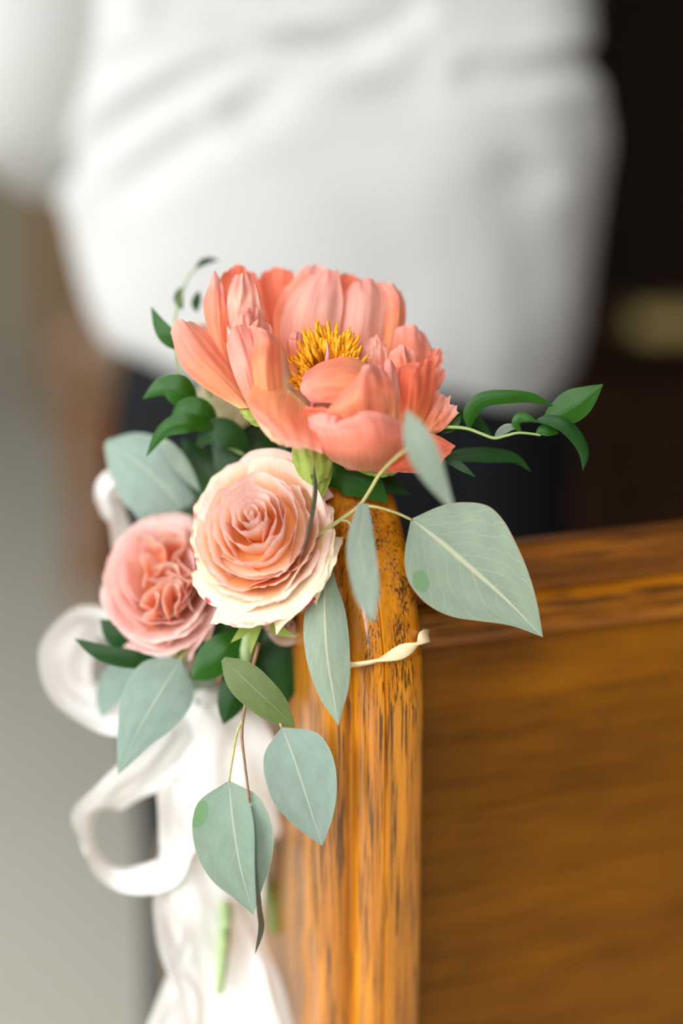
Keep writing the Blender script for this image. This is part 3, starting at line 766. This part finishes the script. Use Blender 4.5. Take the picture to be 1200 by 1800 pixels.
ro = thing('rose', V(450, 1010, 90), 'peach rose with cream outer petals tipped red, in front below the peony', 'flower', GRP)
RF = frame((-.24, -.46, -.85)); RO = (440, 903, -28)
random.seed(21)
ph = 40.0
for k in range(9):        # the furled heart
    q = k/8; R = 4+36*q
    ring_petal(ro, RO, RF, D(ph), D(128-34*q), R, 12-8*q, R*.5, -70, M['rose_in'], .2, 7+8*q, .8+2*q, 1.2+1.6*q, 1.0, 1.08, pts=2+2*q, notch=-3)
    ph += 132-12*q
ring_petal(ro, RO, RF, 0, math.pi*1.02, 84, -74, 4, -66, M['rose_in'], 0, 0, 0, 1, 1, 1.1, nu=40, nv=10)
for phd, wd, R, H, cu, m, pt, ru in (          # whorl after whorl outwards; 90 is down, 0 is right
        (-70, 95, 46, 2, 4, 'rose_in', 3, 2.5), (110, 92, 50, -6, 3, 'rose_in', 3, 3), (10, 84, 56, -10, 3, 'rose_in', 4, 3), (-150, 80, 58, -8, 4, 'rose_in', 4, 3),
        (75, 84, 72, -24, 4, 'rose_in', 4, 4), (160, 72, 72, -22, 3, 'rose_in', 5, 4), (-20, 74, 74, -22, 4, 'rose_in', 4, 4), (-95, 72, 72, -14, 7, 'rose_mid', 4, 3),
        (118, 68, 86, -40, 5, 'rose_in', 5, 4), (45, 66, 90, -40, 5, 'rose_in', 5, 4), (-170, 58, 88, -36, 4, 'rose_in', 6, 4), (-5, 56, 92, -38, 5, 'rose_mid', 5, 4),
        (82, 62, 100, -52, 6, 'rose_in', 5, 4), (25, 56, 104, -52, 7, 'rose_mid', 5, 4), 
        (-55, 58, 106, -34, 12, 'rose_mid', 3, 3), (-125, 52, 106, -44, 12, 'rose_mid', 4, 3), (175, 50, 104, -54, 7, 'rose_mid', 6, 5), (60, 56, 114, -66, 10, 'rose_mid', 6, 4), (128, 54, 110, -70, 8, 'rose_mid', 6, 4),
        (-72, 46, 118, -38, 14, 'rose_mid', 3, 3), (0, 48, 116, -62, 12, 'rose_mid', 5, 4), (165, 44, 112, -66, 10, 'rose_out', 8, 5), (-140, 42, 114, -60, 14, 'rose_out', 8, 5),
        (42, 42, 126, -74, 22, 'rose_out', 8, 5), (88, 44, 132, -84, 18, 'rose_out', 9, 5), (125, 42, 122, -88, 14, 'rose_out', 6, 4), (12, 40, 118, -72, 18, 'rose_out', 7, 5), (-98, 40, 114, -62, 14, 'rose_out', 7, 4)):
    ring_petal(ro, RO, RF, D(phd), D(wd), R, H, max(24, R*.5), -104, M[m], .06, 12+R*.12, cu, ru, 1.0, 1.10+.06*min(1, R/110), pts=pt, nu=34, nv=22)
for x, y in ((405, 1130), (440, 1150), (520, 1120)):
    leaf(ro, [(455+(x-455)*.4, 1080, 60), (x*.5+455*.5, 1105, 55), (x, y, 50)], sc([.6, 1, .9, .5, 0], 12), sc([.6, 1, .9, .5, 0], 12), M['sepal'], name='sepal')
tube('stem', [(455, 1010, 90), (440, 1110, 95), (428, 1180, 170), (410, 1350, 400), (398, 1540, 400), (396, 1600, 300), (392, 1670, 285), (386, 1745, 290)], [14*PX, 13*PX, 10*PX, 9*PX, 13*PX, 8*PX], M['stemleaf'], ro, 10, 40)

# ---- garden rose
gr = thing('garden_rose', V(300, 1070, 170), 'pink garden rose with a ruffled quartered heart, left of the peach rose', 'flower', GRP)
GF = frame((-.12, -.42, -.88)); GO = (282, 1000, 125)
random.seed(5)
a, e1, e2 = GF
for k in range(17):
    # folded heart petals: upright wavy sheets
    q = random.random()**.6; an = random.uniform(0, 2*math.pi)
    cx, cy = 56*q*math.cos(an), 66*q*math.sin(an)
    dirn = an+random.uniform(-.5, .5)+(math.pi/2 if k % 3 == 0 else 0)
    ln = random.uniform(28, 50); sd = random.random()*80; rows = []
    for j in range(12):
        v = j/11; row = []
        for i in range(18):
            t = i/17*2-1
            off = 11*math.sin(t*2.6+sd)+9*noise.noise(Vector((t*2+sd, v, sd)))
            x = cx+math.cos(dirn)*t*ln*(.55+.45*v)-math.sin(dirn)*off*v
            y = cy+math.sin(dirn)*t*ln*(.55+.45*v)+math.cos(dirn)*off*v
            h = -70+v*(70+8*noise.noise(Vector((t*2.4, sd, 1)))-12*t*t)+6*(1-q)
            row.append(Vector(GO)+e1*x+e2*y*1.1+a*h)
        rows.append(row)
    sheet('petal', rows, M['garden_in'], gr)
ph = 10
for k in range(15):
    q = k/14; R = 58+40*q; H = -2-44*q**1.3
    ring_petal(gr, GO, GF, D(ph), D(66-14*q), R, H, 26, -92, M['garden'], .07, 14, 4+6*q, 3+2*q, 1, 1.2+.08*q, pts=3)
    ph += 137.5
for phd, wd, R, H, cu in ((75, 60, 104, -54, 6), (130, 50, 100, -56, 6), (20, 50, 102, -50, 6), (180, 46, 98, -50, 8), (-100, 50, 98, -46, 6), (-40, 50, 96, -50, 6)):
    ring_petal(gr, GO, GF, D(phd), D(wd), R, H, 26, -104, M['garden'], .05, 16, cu, 4, 1, 1.26, pts=3)
tube('stem', [(300, 1075, 170), (320, 1180, 220), (400, 1380, 420), (470, 1560, 420), (482, 1640, 420)], [13*PX, 12*PX, 11*PX, 11*PX], M['stemg'], gr, 10, 40)

# ---- flowers tucked in behind
def simple_rose(name, c, axis, R, m, label, group, seed, n=14, base=None, sy=1.1):
    random.seed(seed)
    t = thing(name, V(*(base or c)), label, 'flower', group); F = frame(axis); p = seed*31
    for k in range(n):
        q = k/(n-1)
        ring_petal(t, c, F, D(p), D(110-50*q), R*(.08+.92*q), R*(.25-.75*q**1.8), R*.25, -R*1.0, m, .1, R*.12, R*.1*q, R*.03, 1, sy, pts=R*.02, nu=16, nv=12)
        p += 137.5
    return t
iv = simple_rose('ivory_rose', (395, 668, 200), (-.35, -.75, -.5), 82, M['ivory'], 'ivory rose half hidden behind the left petals of the peony', GRP, 3)
tube('stem', [(405, 740, 240), (420, 850, 240), (470, 1000, 240)], [9*PX, 8*PX], M['stemg'], iv, 8, 14)
bd = simple_rose('peach_rosebud', (350, 572, 210), (-.3, -.9, -.3), 24, M['blush'], 'small peach bud behind the upper left petal of the peony', GRP, 4, 8)
tube('stem', [(350, 585, 215), (355, 640, 220), (380, 760, 230)], [5*PX, 5*PX], M['stemg'], bd, 8, 14)
bl = simple_rose('cream_rose', (508, 1098, 112), (.1, .35, -.8), 46, M['blush'], 'cream rose peeping out under the peach rose beside the post', GRP, 6, 10)
tube('stem', [(512, 1090, 150), (500, 1160, 190), (470, 1240, 230)], [9*PX, 8*PX], M['stemg'], bl, 8, 14)

# ---- eucalyptus by the post
eu = thing('eucalyptus_sprig', V(566, 937, 8), 'eucalyptus sprig with a broad grey-green leaf hanging in front of the pew rail', 'sprig', GRP)
ST = M['stempale']
tube('stem', [(540, 955, 30), (566, 936, 8), (600, 912, -4), (631, 889, -10), (650, 862, -24), (667, 834, -45), (692, 808, -90), (718, 788, -150), (735, 782, -180)], [4.2*PX, 3.8*PX, 3.4*PX, 3*PX, 2.2*PX], ST, eu, 8, 40)
tube('twig', [(631, 889, -10), (660, 891, -12), (695, 901, -10), (724, 914, -8)], [3*PX, 2.6*PX, 2.6*PX], ST, eu, 8, 18)
tube('twig', [(598, 914, -4), (612, 917, -8), (619, 930, -12), (621, 945, -20)], [2.4*PX, 2.2*PX, 2*PX], ST, eu, 8, 18)
leaf(eu, [(722, 912, -8), (765, 945, -16), (820, 992, -18), (885, 1050, -12), (954, 1120, 0)], [0, 52, 82, 96, 98, 86, 58, 24, 0], [0, 46, 80, 102, 100, 84, 62, 34, 0], M['eucspot'], curl=-.10, fold=.05, nu=21, nv=44, label='broad grey-green leaf with one green spot')
leaf(eu, [(713, 718, -210), (735, 775, -225), (762, 835, -215), (803, 908, -190)], sc(LA, 27), sc(LA, 27), M['eucgrey'], label='leaf pointing up in front of the peony')
leaf(eu, [(638, 885, -60), (634, 960, -120), (643, 1030, -165), (656, 1092, -200)], [9, 18, 24, 26, 25, 23, 16, 3], [9, 18, 24, 26, 25, 22, 14, 2], M['eucgrey'], label='narrow leaf hanging close in front of the post')
leaf(eu, [(551, 812, -40), (554, 852, -48), (550, 897, -50), (540, 943, -46), (528, 988, -40)], sc(LA, 34), sc(LA, 34), M['eucdark'], side=[(.16, 0, 1), (.12, 0, 1), (.12, 0, 1)], label='leaf seen edge on over the rose')
leaf(eu, [(578, 970, 40), (570, 1060, -6), (574, 1150, -22), (585, 1220, -20), (595, 1276, -14)], [0, 16, 32, 38, 37, 32, 25, 13, 0], [0, 16, 34, 41, 41, 37, 27, 13, 0], M['euc'], curl=.08, fold=.08, nu=17, nv=40, label='long leaf lying against the side of the post')
tube('twig', [(566, 936, 8), (578, 965, 6), (580, 992, 5)], [2.4*PX, 2.2*PX], ST, eu, 8, 12)

# ---- eucalyptus hanging below the roses
eh = thing('hanging_eucalyptus_sprig', V(430, 1240, 20), 'eucalyptus sprig hanging below the roses over the white ribbon', 'sprig', GRP)
tube('stem', [(455, 1130, 70), (440, 1190, 45), (430, 1243, 20), (425, 1290, 8), (430, 1341, 0), (439, 1411, -8)], [3.6*PX, 3*PX, 2.6*PX, 2*PX], M['stemred'], eh, 8, 30)
tube('twig', [(428, 1262, 14), (416, 1290, 10), (408, 1335, 6), (402, 1374, 4)], [2.4*PX, 2.2*PX, 2.2*PX], ST, eh, 8, 18)
tube('twig', [(455, 1180, 50), (478, 1235, 34), (495, 1279, 20)], [2.6*PX, 2.4*PX], ST, eh, 8, 14)
leaf(eh, [(402, 1372, 4), (408, 1440, -4), (422, 1525, -2), (445, 1608, 12)], [0, 50, 68, 73, 68, 52, 24, 0], [0, 46, 62, 68, 64, 50, 26, 0], M['eucspot2'], curl=-.08, nu=19, nv=40, label='oval grey-green leaf with a green patch at its upper edge')
leaf(eh, [(495, 1278, 20), (518, 1340, 12), (541, 1410, 14), (566, 1487, 24)], [0, 40, 55, 59, 58, 46, 26, 0], [0, 50, 64, 66, 60, 48, 28, 0], M['euctop'], curl=-.08, nu=19, nv=40, label='oval leaf beside the post')
leaf(eh, [(439, 1411, -8), (448, 1455, -10), (450, 1523, -12), (455, 1593, -12), (459, 1632, -14), (448, 1678, -16)], [1, 14, 22, 26, 24, 14, 0], [1, 14, 22, 26, 24, 14, 0], M['eucdark'], side=[(.05, 0, 1), (.1, .02, 1), (.22, .02, 1), (.5, .05, 1)], label='leaf seen edge on in front of the oval leaf')
leaf(eh, [(392, 1158, 30), (432, 1196, 16), (476, 1238, 14), (519, 1279, 24)], sc([.15, .75, 1, 1, .9, .6, 0], 33), sc([.15, .75, 1, 1, .9, .6, 0], 31), M['olive'], curl=.1, label='olive green leaf turned over')

# ---- eucalyptus at the left and at the back
el = thing('eucalyptus_branch', V(320, 1160, 150), 'eucalyptus branch with a drooping leaf under the pink garden rose', 'sprig', GRP)
tube('stem', [(360, 1110, 170), (330, 1140, 150), (316, 1160, 140)], [3.5*PX, 3*PX], ST, el, 8, 14)
leaf(el, [(318, 1158, 140), (284, 1212, 110), (243, 1282, 105), (207, 1362, 120)], [0, 44, 58, 58, 50, 34, 18, 0], [0, 44, 58, 58, 50, 34, 18, 0], M['euctop'], curl=.1)
leaf(el, [(268, 1150, 230), (226, 1180, 240), (194, 1215, 250), (178, 1262, 260)], sc(OV, 30), sc(OV, 30), M['euctop'])
leaf(el, [(380, 1140, 230), (362, 1190, 230), (345, 1240, 240)], sc(OV, 20), sc(OV, 20), M['eucgrey'])
eb = thing('broad_eucalyptus_sprig', V(330, 870, 240), 'broad blurred eucalyptus leaves above the pink garden rose', 'sprig', GRP)
tube('stem', [(420, 900, 260), (360, 890, 250), (322, 880, 240)], [4*PX, 3*PX], ST, eb, 8, 14)
leaf(eb, [(330, 905, 240), (292, 860, 225), (245, 815, 230), (186, 778, 250)], [0, 52, 64, 66, 62, 54, 38, 6], [0, 52, 66, 70, 68, 60, 42, 6], M['euctop'], curl=.1)
leaf(eb, [(352, 866, 190), (322, 822, 180), (298, 790, 185), (278, 766, 195)], sc(OV, 14), sc(OV, 14), M['eucgrey'])
leaf(eb, [(345, 900, 260), (300, 900, 270), (262, 890, 280), (235, 850, 290)], sc(OV, 36), sc(OV, 36), M['euctop'])

# ---- glossy smilax on the right
sm = thing('smilax_sprig', V(740, 755, 30), 'glossy green smilax sprig reaching out to the right of the peony', 'sprig', GRP)
G, GD = M['smilax'], M['smilaxd']
tube('stem', [(690, 770, 60), (740, 757, 40), (785, 751, 16), (819, 753, 6), (845, 762, 2), (868, 770, 0), (888, 766, 0), (909, 761, 0), (930, 762, 2), (950, 765, 4)], [3.4*PX, 3*PX, 2.6*PX, 2*PX], M['stemg'], sm, 8, 44)
leaf(sm, [(824, 754, 4), (826, 726, -4), (848, 704, -8), (888, 698, -6), (930, 698, 0), (972, 713, 10)], [2, 14, 15, 14, 13, 12, 9, 0], [2, 10, 14, 14, 13, 10, 7, 0], G, curl=.25, tilt=.15, label='arching leaf')
leaf(sm, [(950, 744, 14), (985, 728, 10), (1022, 706, 6), (1060, 675, 6)], [0, 17, 23, 26, 23, 13, 0], [0, 17, 26, 31, 28, 16, 0], G, fold=.15, label='pointed leaf at the end of the sprig')
leaf(sm, [(934, 742, -4), (962, 738, -14), (990, 748, -18), (1013, 770, -14), (1026, 797, -6), (1024, 828, 2)], [0, 8, 11, 12, 11, 8, 0], [0, 8, 12, 13, 11, 8, 0], GD, curl=.2, label='leaf hooked downwards')
leaf(sm, [(916, 761, 0), (908, 745, -8), (916, 734, -12), (930, 736, -14), (946, 742, -12)], [1, 6, 8, 8, 5, 0], [1, 8, 10, 9, 5, 0], G, curl=.3)
leaf(sm, [(940, 764, 6), (955, 756, 4), (968, 757, 6), (982, 762, 10)], sc(OV, 11), sc(OV, 11), G)
leaf(sm, [(868, 768, 6), (882, 757, 6), (896, 751, 6), (912, 752, 8)], sc(OV, 9), sc(OV, 9), M['eucgrey'], tilt=.5)
leaf(sm, [(740, 825, 50), (800, 802, 60), (860, 800, 70), (905, 806, 80), (934, 830, 90)], sc(LA, 13), sc(LA, 13), GD)
leaf(sm, [(775, 808, 30), (800, 815, 26), (818, 826, 24), (836, 839, 24)], sc(LA, 7), sc(LA, 7), GD)
leaf(sm, [(775, 762, 30), (792, 752, 26), (802, 742, 24), (810, 730, 22)], sc(LA, 8), sc(LA, 8), G)
leaf(sm, [(790, 725, 60), (812, 730, 70), (840, 742, 80), (866, 770, 90)], sc(LA, 12), sc(LA, 12), GD)
leaf(sm, [(748, 668, 100), (753, 635, 95), (750, 605, 95), (738, 580, 100)], sc(LA, 9), sc(LA, 9), GD, tilt=.8, label='thin leaf behind the right of the peony')

# ---- smilax on the left
sl = thing('smilax_cluster', V(370, 770, 140), 'cluster of glossy green smilax leaves at the upper left of the posy', 'sprig', GRP)
tube('stem', [(430, 800, 140), (370, 765, 130), (330, 720, 130), (312, 640, 140), (308, 560, 190), (330, 490, 230), (360, 462, 250)], [3.4*PX, 2.6*PX, 1.6*PX], M['stemg'], sl, 8, 40)
leaf(sl, [(312, 616, 120), (298, 596, 115), (281, 572, 115), (265, 538, 125)], sc(LA, 15), sc(LA, 15), G)
leaf(sl, [(345, 706, 120), (318, 690, 105), (288, 682, 105), (250, 702, 120)], sc([.2, .7, 1, .95, .7, .4, 0], 30), sc([.2, .7, 1, .9, .6, .3, 0], 24), G, fold=.15)
leaf(sl, [(382, 748, 130), (356, 728, 105), (328, 722, 105), (300, 735, 120)], sc(OV, 26), sc(OV, 24), G)
leaf(sl, [(372, 752, 110), (330, 744, 85), (288, 758, 85), (256, 804, 100)], sc([.2, .7, 1, .95, .7, .4, 0], 19), sc([.2, .7, 1, .95, .7, .4, 0], 17), G, fold=.12)
leaf(sl, [(440, 790, 130), (405, 765, 115), (372, 760, 115), (345, 785, 130)], sc(OV, 26), sc(OV, 26), GD)
leaf(sl, [(342, 474, 240), (355, 462, 245), (370, 457, 250), (386, 458, 255)], sc(LA, 6), sc(LA, 6), GD)
leaf(sl, [(322, 545, 210), (314, 530, 215), (316, 514, 220), (326, 502, 225)], sc(LA, 8), sc(LA, 8), GD)
leaf(sl, [(346, 550, 215), (344, 535, 220), (347, 522, 225), (350, 510, 230)], sc(LA, 8), sc(LA, 8), GD)

# ---- dark ruscus filling the middle and the bottom
rs = thing('ruscus_sprig', V(470, 900, 190), 'dark green ruscus leaves packed behind the roses and under the peony', 'sprig', GRP)
tube('stem', [(560, 830, 110), (480, 900, 190), (440, 1050, 220), (430, 1180, 200)], [4*PX, 4*PX, 3*PX], M['stemg'], rs, 8, 30)
for mid, wd, m in (([(560, 845, 70), (600, 835, 55), (640, 848, 50), (682, 884, 55)], 34, G), ([(560, 800, 100), (610, 820, 85), (660, 840, 85), (720, 870, 95)], 26, GD),
                   ([(470, 880, 190), (430, 830, 170), (400, 790, 170), (370, 770, 180)], 40, GD), ([(500, 850, 170), (470, 800, 150), (440, 770, 150), (415, 760, 160)], 36, GD),
                   ([(480, 900, 220), (410, 870, 215), (360, 830, 215), (320, 770, 220)], 44, GD), ([(540, 900, 160), (520, 850, 140), (505, 810, 130), (500, 770, 130)], 34, GD),
                   ([(560, 900, 170), (580, 880, 150), (590, 850, 140), (590, 820, 140)], 30, GD),
                   ([(300, 1168, 150), (240, 1160, 125), (180, 1148, 120), (130, 1122, 130)], 17, GD), ([(260, 1160, 190), (225, 1130, 175), (200, 1110, 175), (176, 1088, 180)], 24, GD),
                   ([(430, 1110, 130), (395, 1140, 110), (365, 1170, 105), (335, 1195, 110)], 32, G), ([(430, 1140, 150), (420, 1190, 130), (405, 1235, 125), (392, 1274, 130)], 28, GD),
                   ([(480, 1080, 170), (490, 1130, 160), (500, 1180, 160), (505, 1240, 170)], 34, GD), ([(440, 1090, 180), (460, 1140, 170), (475, 1190, 170), (480, 1250, 180)], 34, GD),
                   ([(500, 1090, 200), (520, 1130, 195), (525, 1180, 195), (520, 1230, 200)], 20, GD), ([(390, 1060, 180), (405, 1100, 170), (400, 1140, 170), (380, 1190, 180)], 26, G),
                   ([(520, 1000, 200), (540, 960, 190), (548, 920, 185), (545, 880, 190)], 30, GD), ([(360, 1000, 230), (330, 950, 230), (320, 900, 235), (330, 850, 240)], 40, GD),
                   ([(600, 840, 120), (590, 800, 110), (600, 760, 110), (640, 740, 120)], 30, GD), ([(680, 800, 110), (710, 790, 100), (745, 770, 100), (790, 740, 110)], 22, GD)):
    leaf(rs, mid, sc(OV, wd), sc(OV, wd), m, fold=.1, curl=.08)

# ---- rubber band round the post
rb = []
path = cr([(560, 1150, 190), (566, 1158, 100), (585, 1163, 42), (602, 1167, 20), (622, 1168, 4), (655, 1163, -4), (690, 1152, -6), (720, 1139, -5), (738, 1129, -2), (747, 1119, 14), (750, 1112, 40), (748, 1109, 75), (744, 1108, 110)], 90)
pw = [V(*p) for p in path]; vs = []; n = 12
for i, p in enumerate(pw):
    t = (pw[min(i+1, 89)]-pw[max(i-1, 0)]).normalized(); a_ = t.cross(-FW).normalized(); b_ = t.cross(a_)
    tw = 1.2+i*.17 if i > 38 else 1.2+38*.17-(38-i)*.02
    for k in range(n):
        q = 2*math.pi*k/n; x, y = 15*math.copysign(abs(math.cos(q))**.6, math.cos(q)), 5.5*math.sin(q)
        fl = (.72+.28*abs(math.cos(tw)))*(1 if i < 66 else max(.4, 1-.028*(i-66)))
        vs.append(p+(a_*(x*math.cos(tw)-y*math.sin(tw))*PX*.85+b_*(x*math.sin(tw)+y*math.cos(tw))*PX*.6)*fl)
bf = grid_faces(n, 90, True); bf.append(tuple(range(n))[::-1]); bf.append(tuple(89*n+k for k in range(n)))
tag(mesh('rubber_band', vs, bf, M['band']), 'twisted cream rubber band stretched round the top of the oak post', 'band')

# ---- white ribbon
rn = thing('ribbon_bow', V(380, 1230, 300), 'white chiffon ribbon bow with loops and long tails hanging from the posy', 'ribbon')
def ribbon(name, pts, side, wid, ns=70, nu=15, wav=6.0, cup=0.0):
    c = cr(pts, ns); s = cr(side, ns); sd = random.random()*40; rows = []
    for j in range(ns):
        t = (c[min(j+1, ns-1)]-c[max(j-1, 0)]).normalized(); q = (s[j]-t*s[j].dot(t)).normalized(); n = t.cross(q)
        w_ = crf(wid, j/(ns-1)) if isinstance(wid, list) else wid
        rows.append([c[j]+q*u*w_+n*(wav*noise.noise(Vector((u*2.2, j*.10+sd, sd)))*2+cup*(u*u)*w_) for u in [i/(nu-1)*2-1 for i in range(nu)]])
    return sheet(name, rows, M['ribbon'], rn)
random.seed(11)
ribbon('loop', [(330, 1190, 260), (250, 1120, 320), (160, 1090, 350), (112, 1150, 330), (120, 1215, 300), (190, 1250, 290), (300, 1240, 280)], [(.2, .8, .5), (.3, .8, .6), (.5, .5, .9), (.8, 0, .8), (.6, -.4, .9), (.2, -.7, .7), (0, -.8, .5)], 62, cup=.1)
ribbon('loop', [(330, 1270, 260), (262, 1350, 250), (196, 1400, 280), (152, 1440, 330), (158, 1505, 350), (215, 1545, 320), (300, 1530, 290), (350, 1480, 280)], [(.7, .6, .3), (.6, .7, .4), (.5, .5, .8), (.2, .1, 1), (.1, -.2, 1), (0, -.55, .9), (.2, -.7, .6), (.5, -.6, .5)], [44, 46, 46, 44, 40, 38, 40, 40])
ribbon('loop', [(330, 1180, 280), (260, 1080, 330), (215, 940, 350), (196, 880, 330), (215, 850, 300), (270, 880, 280)], [(.8, -.2, .5), (.8, -.2, .6), (.7, .1, .8), (.4, .6, .8), (.1, .8, .6), (0, .8, .5)], 34)
ribbon('loop', [(350, 1220, 280), (395, 1270, 230), (420, 1340, 230), (440, 1420, 270), (470, 1480, 310), (420, 1480, 340), (370, 1380, 330)], [(.9, -.3, .2), (.9, -.3, .2), (.95, -.2, .1), (.9, -.3, .3), (.6, -.6, .6), (.7, -.3, .6), (.9, 0, .3)], [40, 62, 72, 66, 50, 44, 40], cup=-.08)
ribbon('tail', [(350, 1230, 290), (330, 1330, 270), (320, 1430, 280), (345, 1530, 290), (380, 1640, 310), (420, 1760, 320), (450, 1860, 330)], [(1, 0, .2), (1, 0, -.3), (.9, 0, .5), (1, 0, -.2), (.9, 0, .5), (1, 0, -.2), (.9, 0, .4)], [40, 46, 50, 54, 60, 58, 56], cup=.1)
ribbon('tail', [(370, 1240, 300), (350, 1380, 310), (310, 1500, 320), (285, 1600, 330), (310, 1690, 330), (345, 1760, 340), (340, 1880, 350)], [(1, 0, .4), (.8, .1, .7), (.7, .2, .8), (.4, .3, 1), (.6, -.2, .9), (.8, 0, .6), (.9, 0, .5)], [36, 40, 40, 36, 34, 34, 36])
ribbon('tail', [(390, 1240, 310), (410, 1400, 320), (380, 1540, 330), (350, 1650, 340), (310, 1750, 350), (270, 1860, 360)], [(1, 0, .2), (.9, 0, .5), (.9, .1, .3), (.7, .3, .6), (.8, .5, .4), (.8, .5, .4)], [36, 46, 50, 40, 34, 34])
ribbon('tail', [(400, 1240, 320), (450, 1380, 330), (430, 1520, 340), (430, 1640, 350), (460, 1740, 360), (490, 1860, 370)], [(1, 0, .2), (.9, 0, .4), (.9, 0, -.3), (.95, 0, .3), (.9, 0, .2), (.9, 0, .4)], [40, 44, 40, 34, 36, 40])
ribbon('tail', [(360, 1250, 320), (345, 1400, 335), (330, 1540, 345), (360, 1640, 350), (400, 1750, 350), (380, 1880, 355)], [(1, 0, .2), (1, .1, .3), (.9, .1, .5), (1, 0, .2), (1, 0, .3), (1, 0, .2)], [46, 54, 58, 56, 50, 50])
tube('knot', [(330, 1225, 275), (360, 1215, 262), (400, 1230, 275)], [18*PX, 30*PX, 18*PX], M['ribbon'], rn, 14, 16)

# ---- a small posy on the screen post, and a book added to make a bright spot on its ledge
fp = PA+Vector((0, 0, .62)); KS = 2.4
F2 = thing('blush_rose', fp, 'pale blush flower standing on the low wooden pedestal far behind', 'flower')
rnd = random.Random(3); p = 0
for k in range(12):
    q = k/11; rows = []
    for j in range(8):
        v = j/7; row = []
        for i in range(10):
            u = i/9*2-1; an = D(p)+u*(1.7-.7*q); R = (.003+.027*q)*KS
            r_ = .012+(R-.012)*math.sin(v*math.pi/2); h = (-.03+v*(.045-.03*q**2))*KS
            row.append(fp+RT*(r_*math.cos(an))+UP*(r_*math.sin(an)*1.3)-FW*h)
        rows.append(row)
    sheet('petal', rows, M['blush'], F2, world=True); p += 137.5
tube('stem', [fp+FW*.04, fp+Vector((0, 0, -.05)), fp+Vector((0, 0, -.08))], [.008, .008], M['stemg'], F2, 8, 10, True)

bp_ = V(1190, 545, 0)-CAM; bp_ = CAM+bp_*((SY-.04-CAM.y)/bp_.y)
bk = thing('prayer_book', (bp_.x, SY-.04, .898), 'small worn pale book lying on the ledge of the dark screen', 'book')
MB().box(bp_.x-.05, bp_.x+.05, SY-.073, SY-.010, .8982, .9005, .001).build('cover', M['paper'], bk)
MB().box(bp_.x-.047, bp_.x+.047, SY-.071, SY-.013, .9005, .923, .001).build('pages', M['paper'], bk)
MB().box(bp_.x-.05, bp_.x+.05, SY-.073, SY-.010, .923, .926, .001).build('cover', M['paper'], bk)
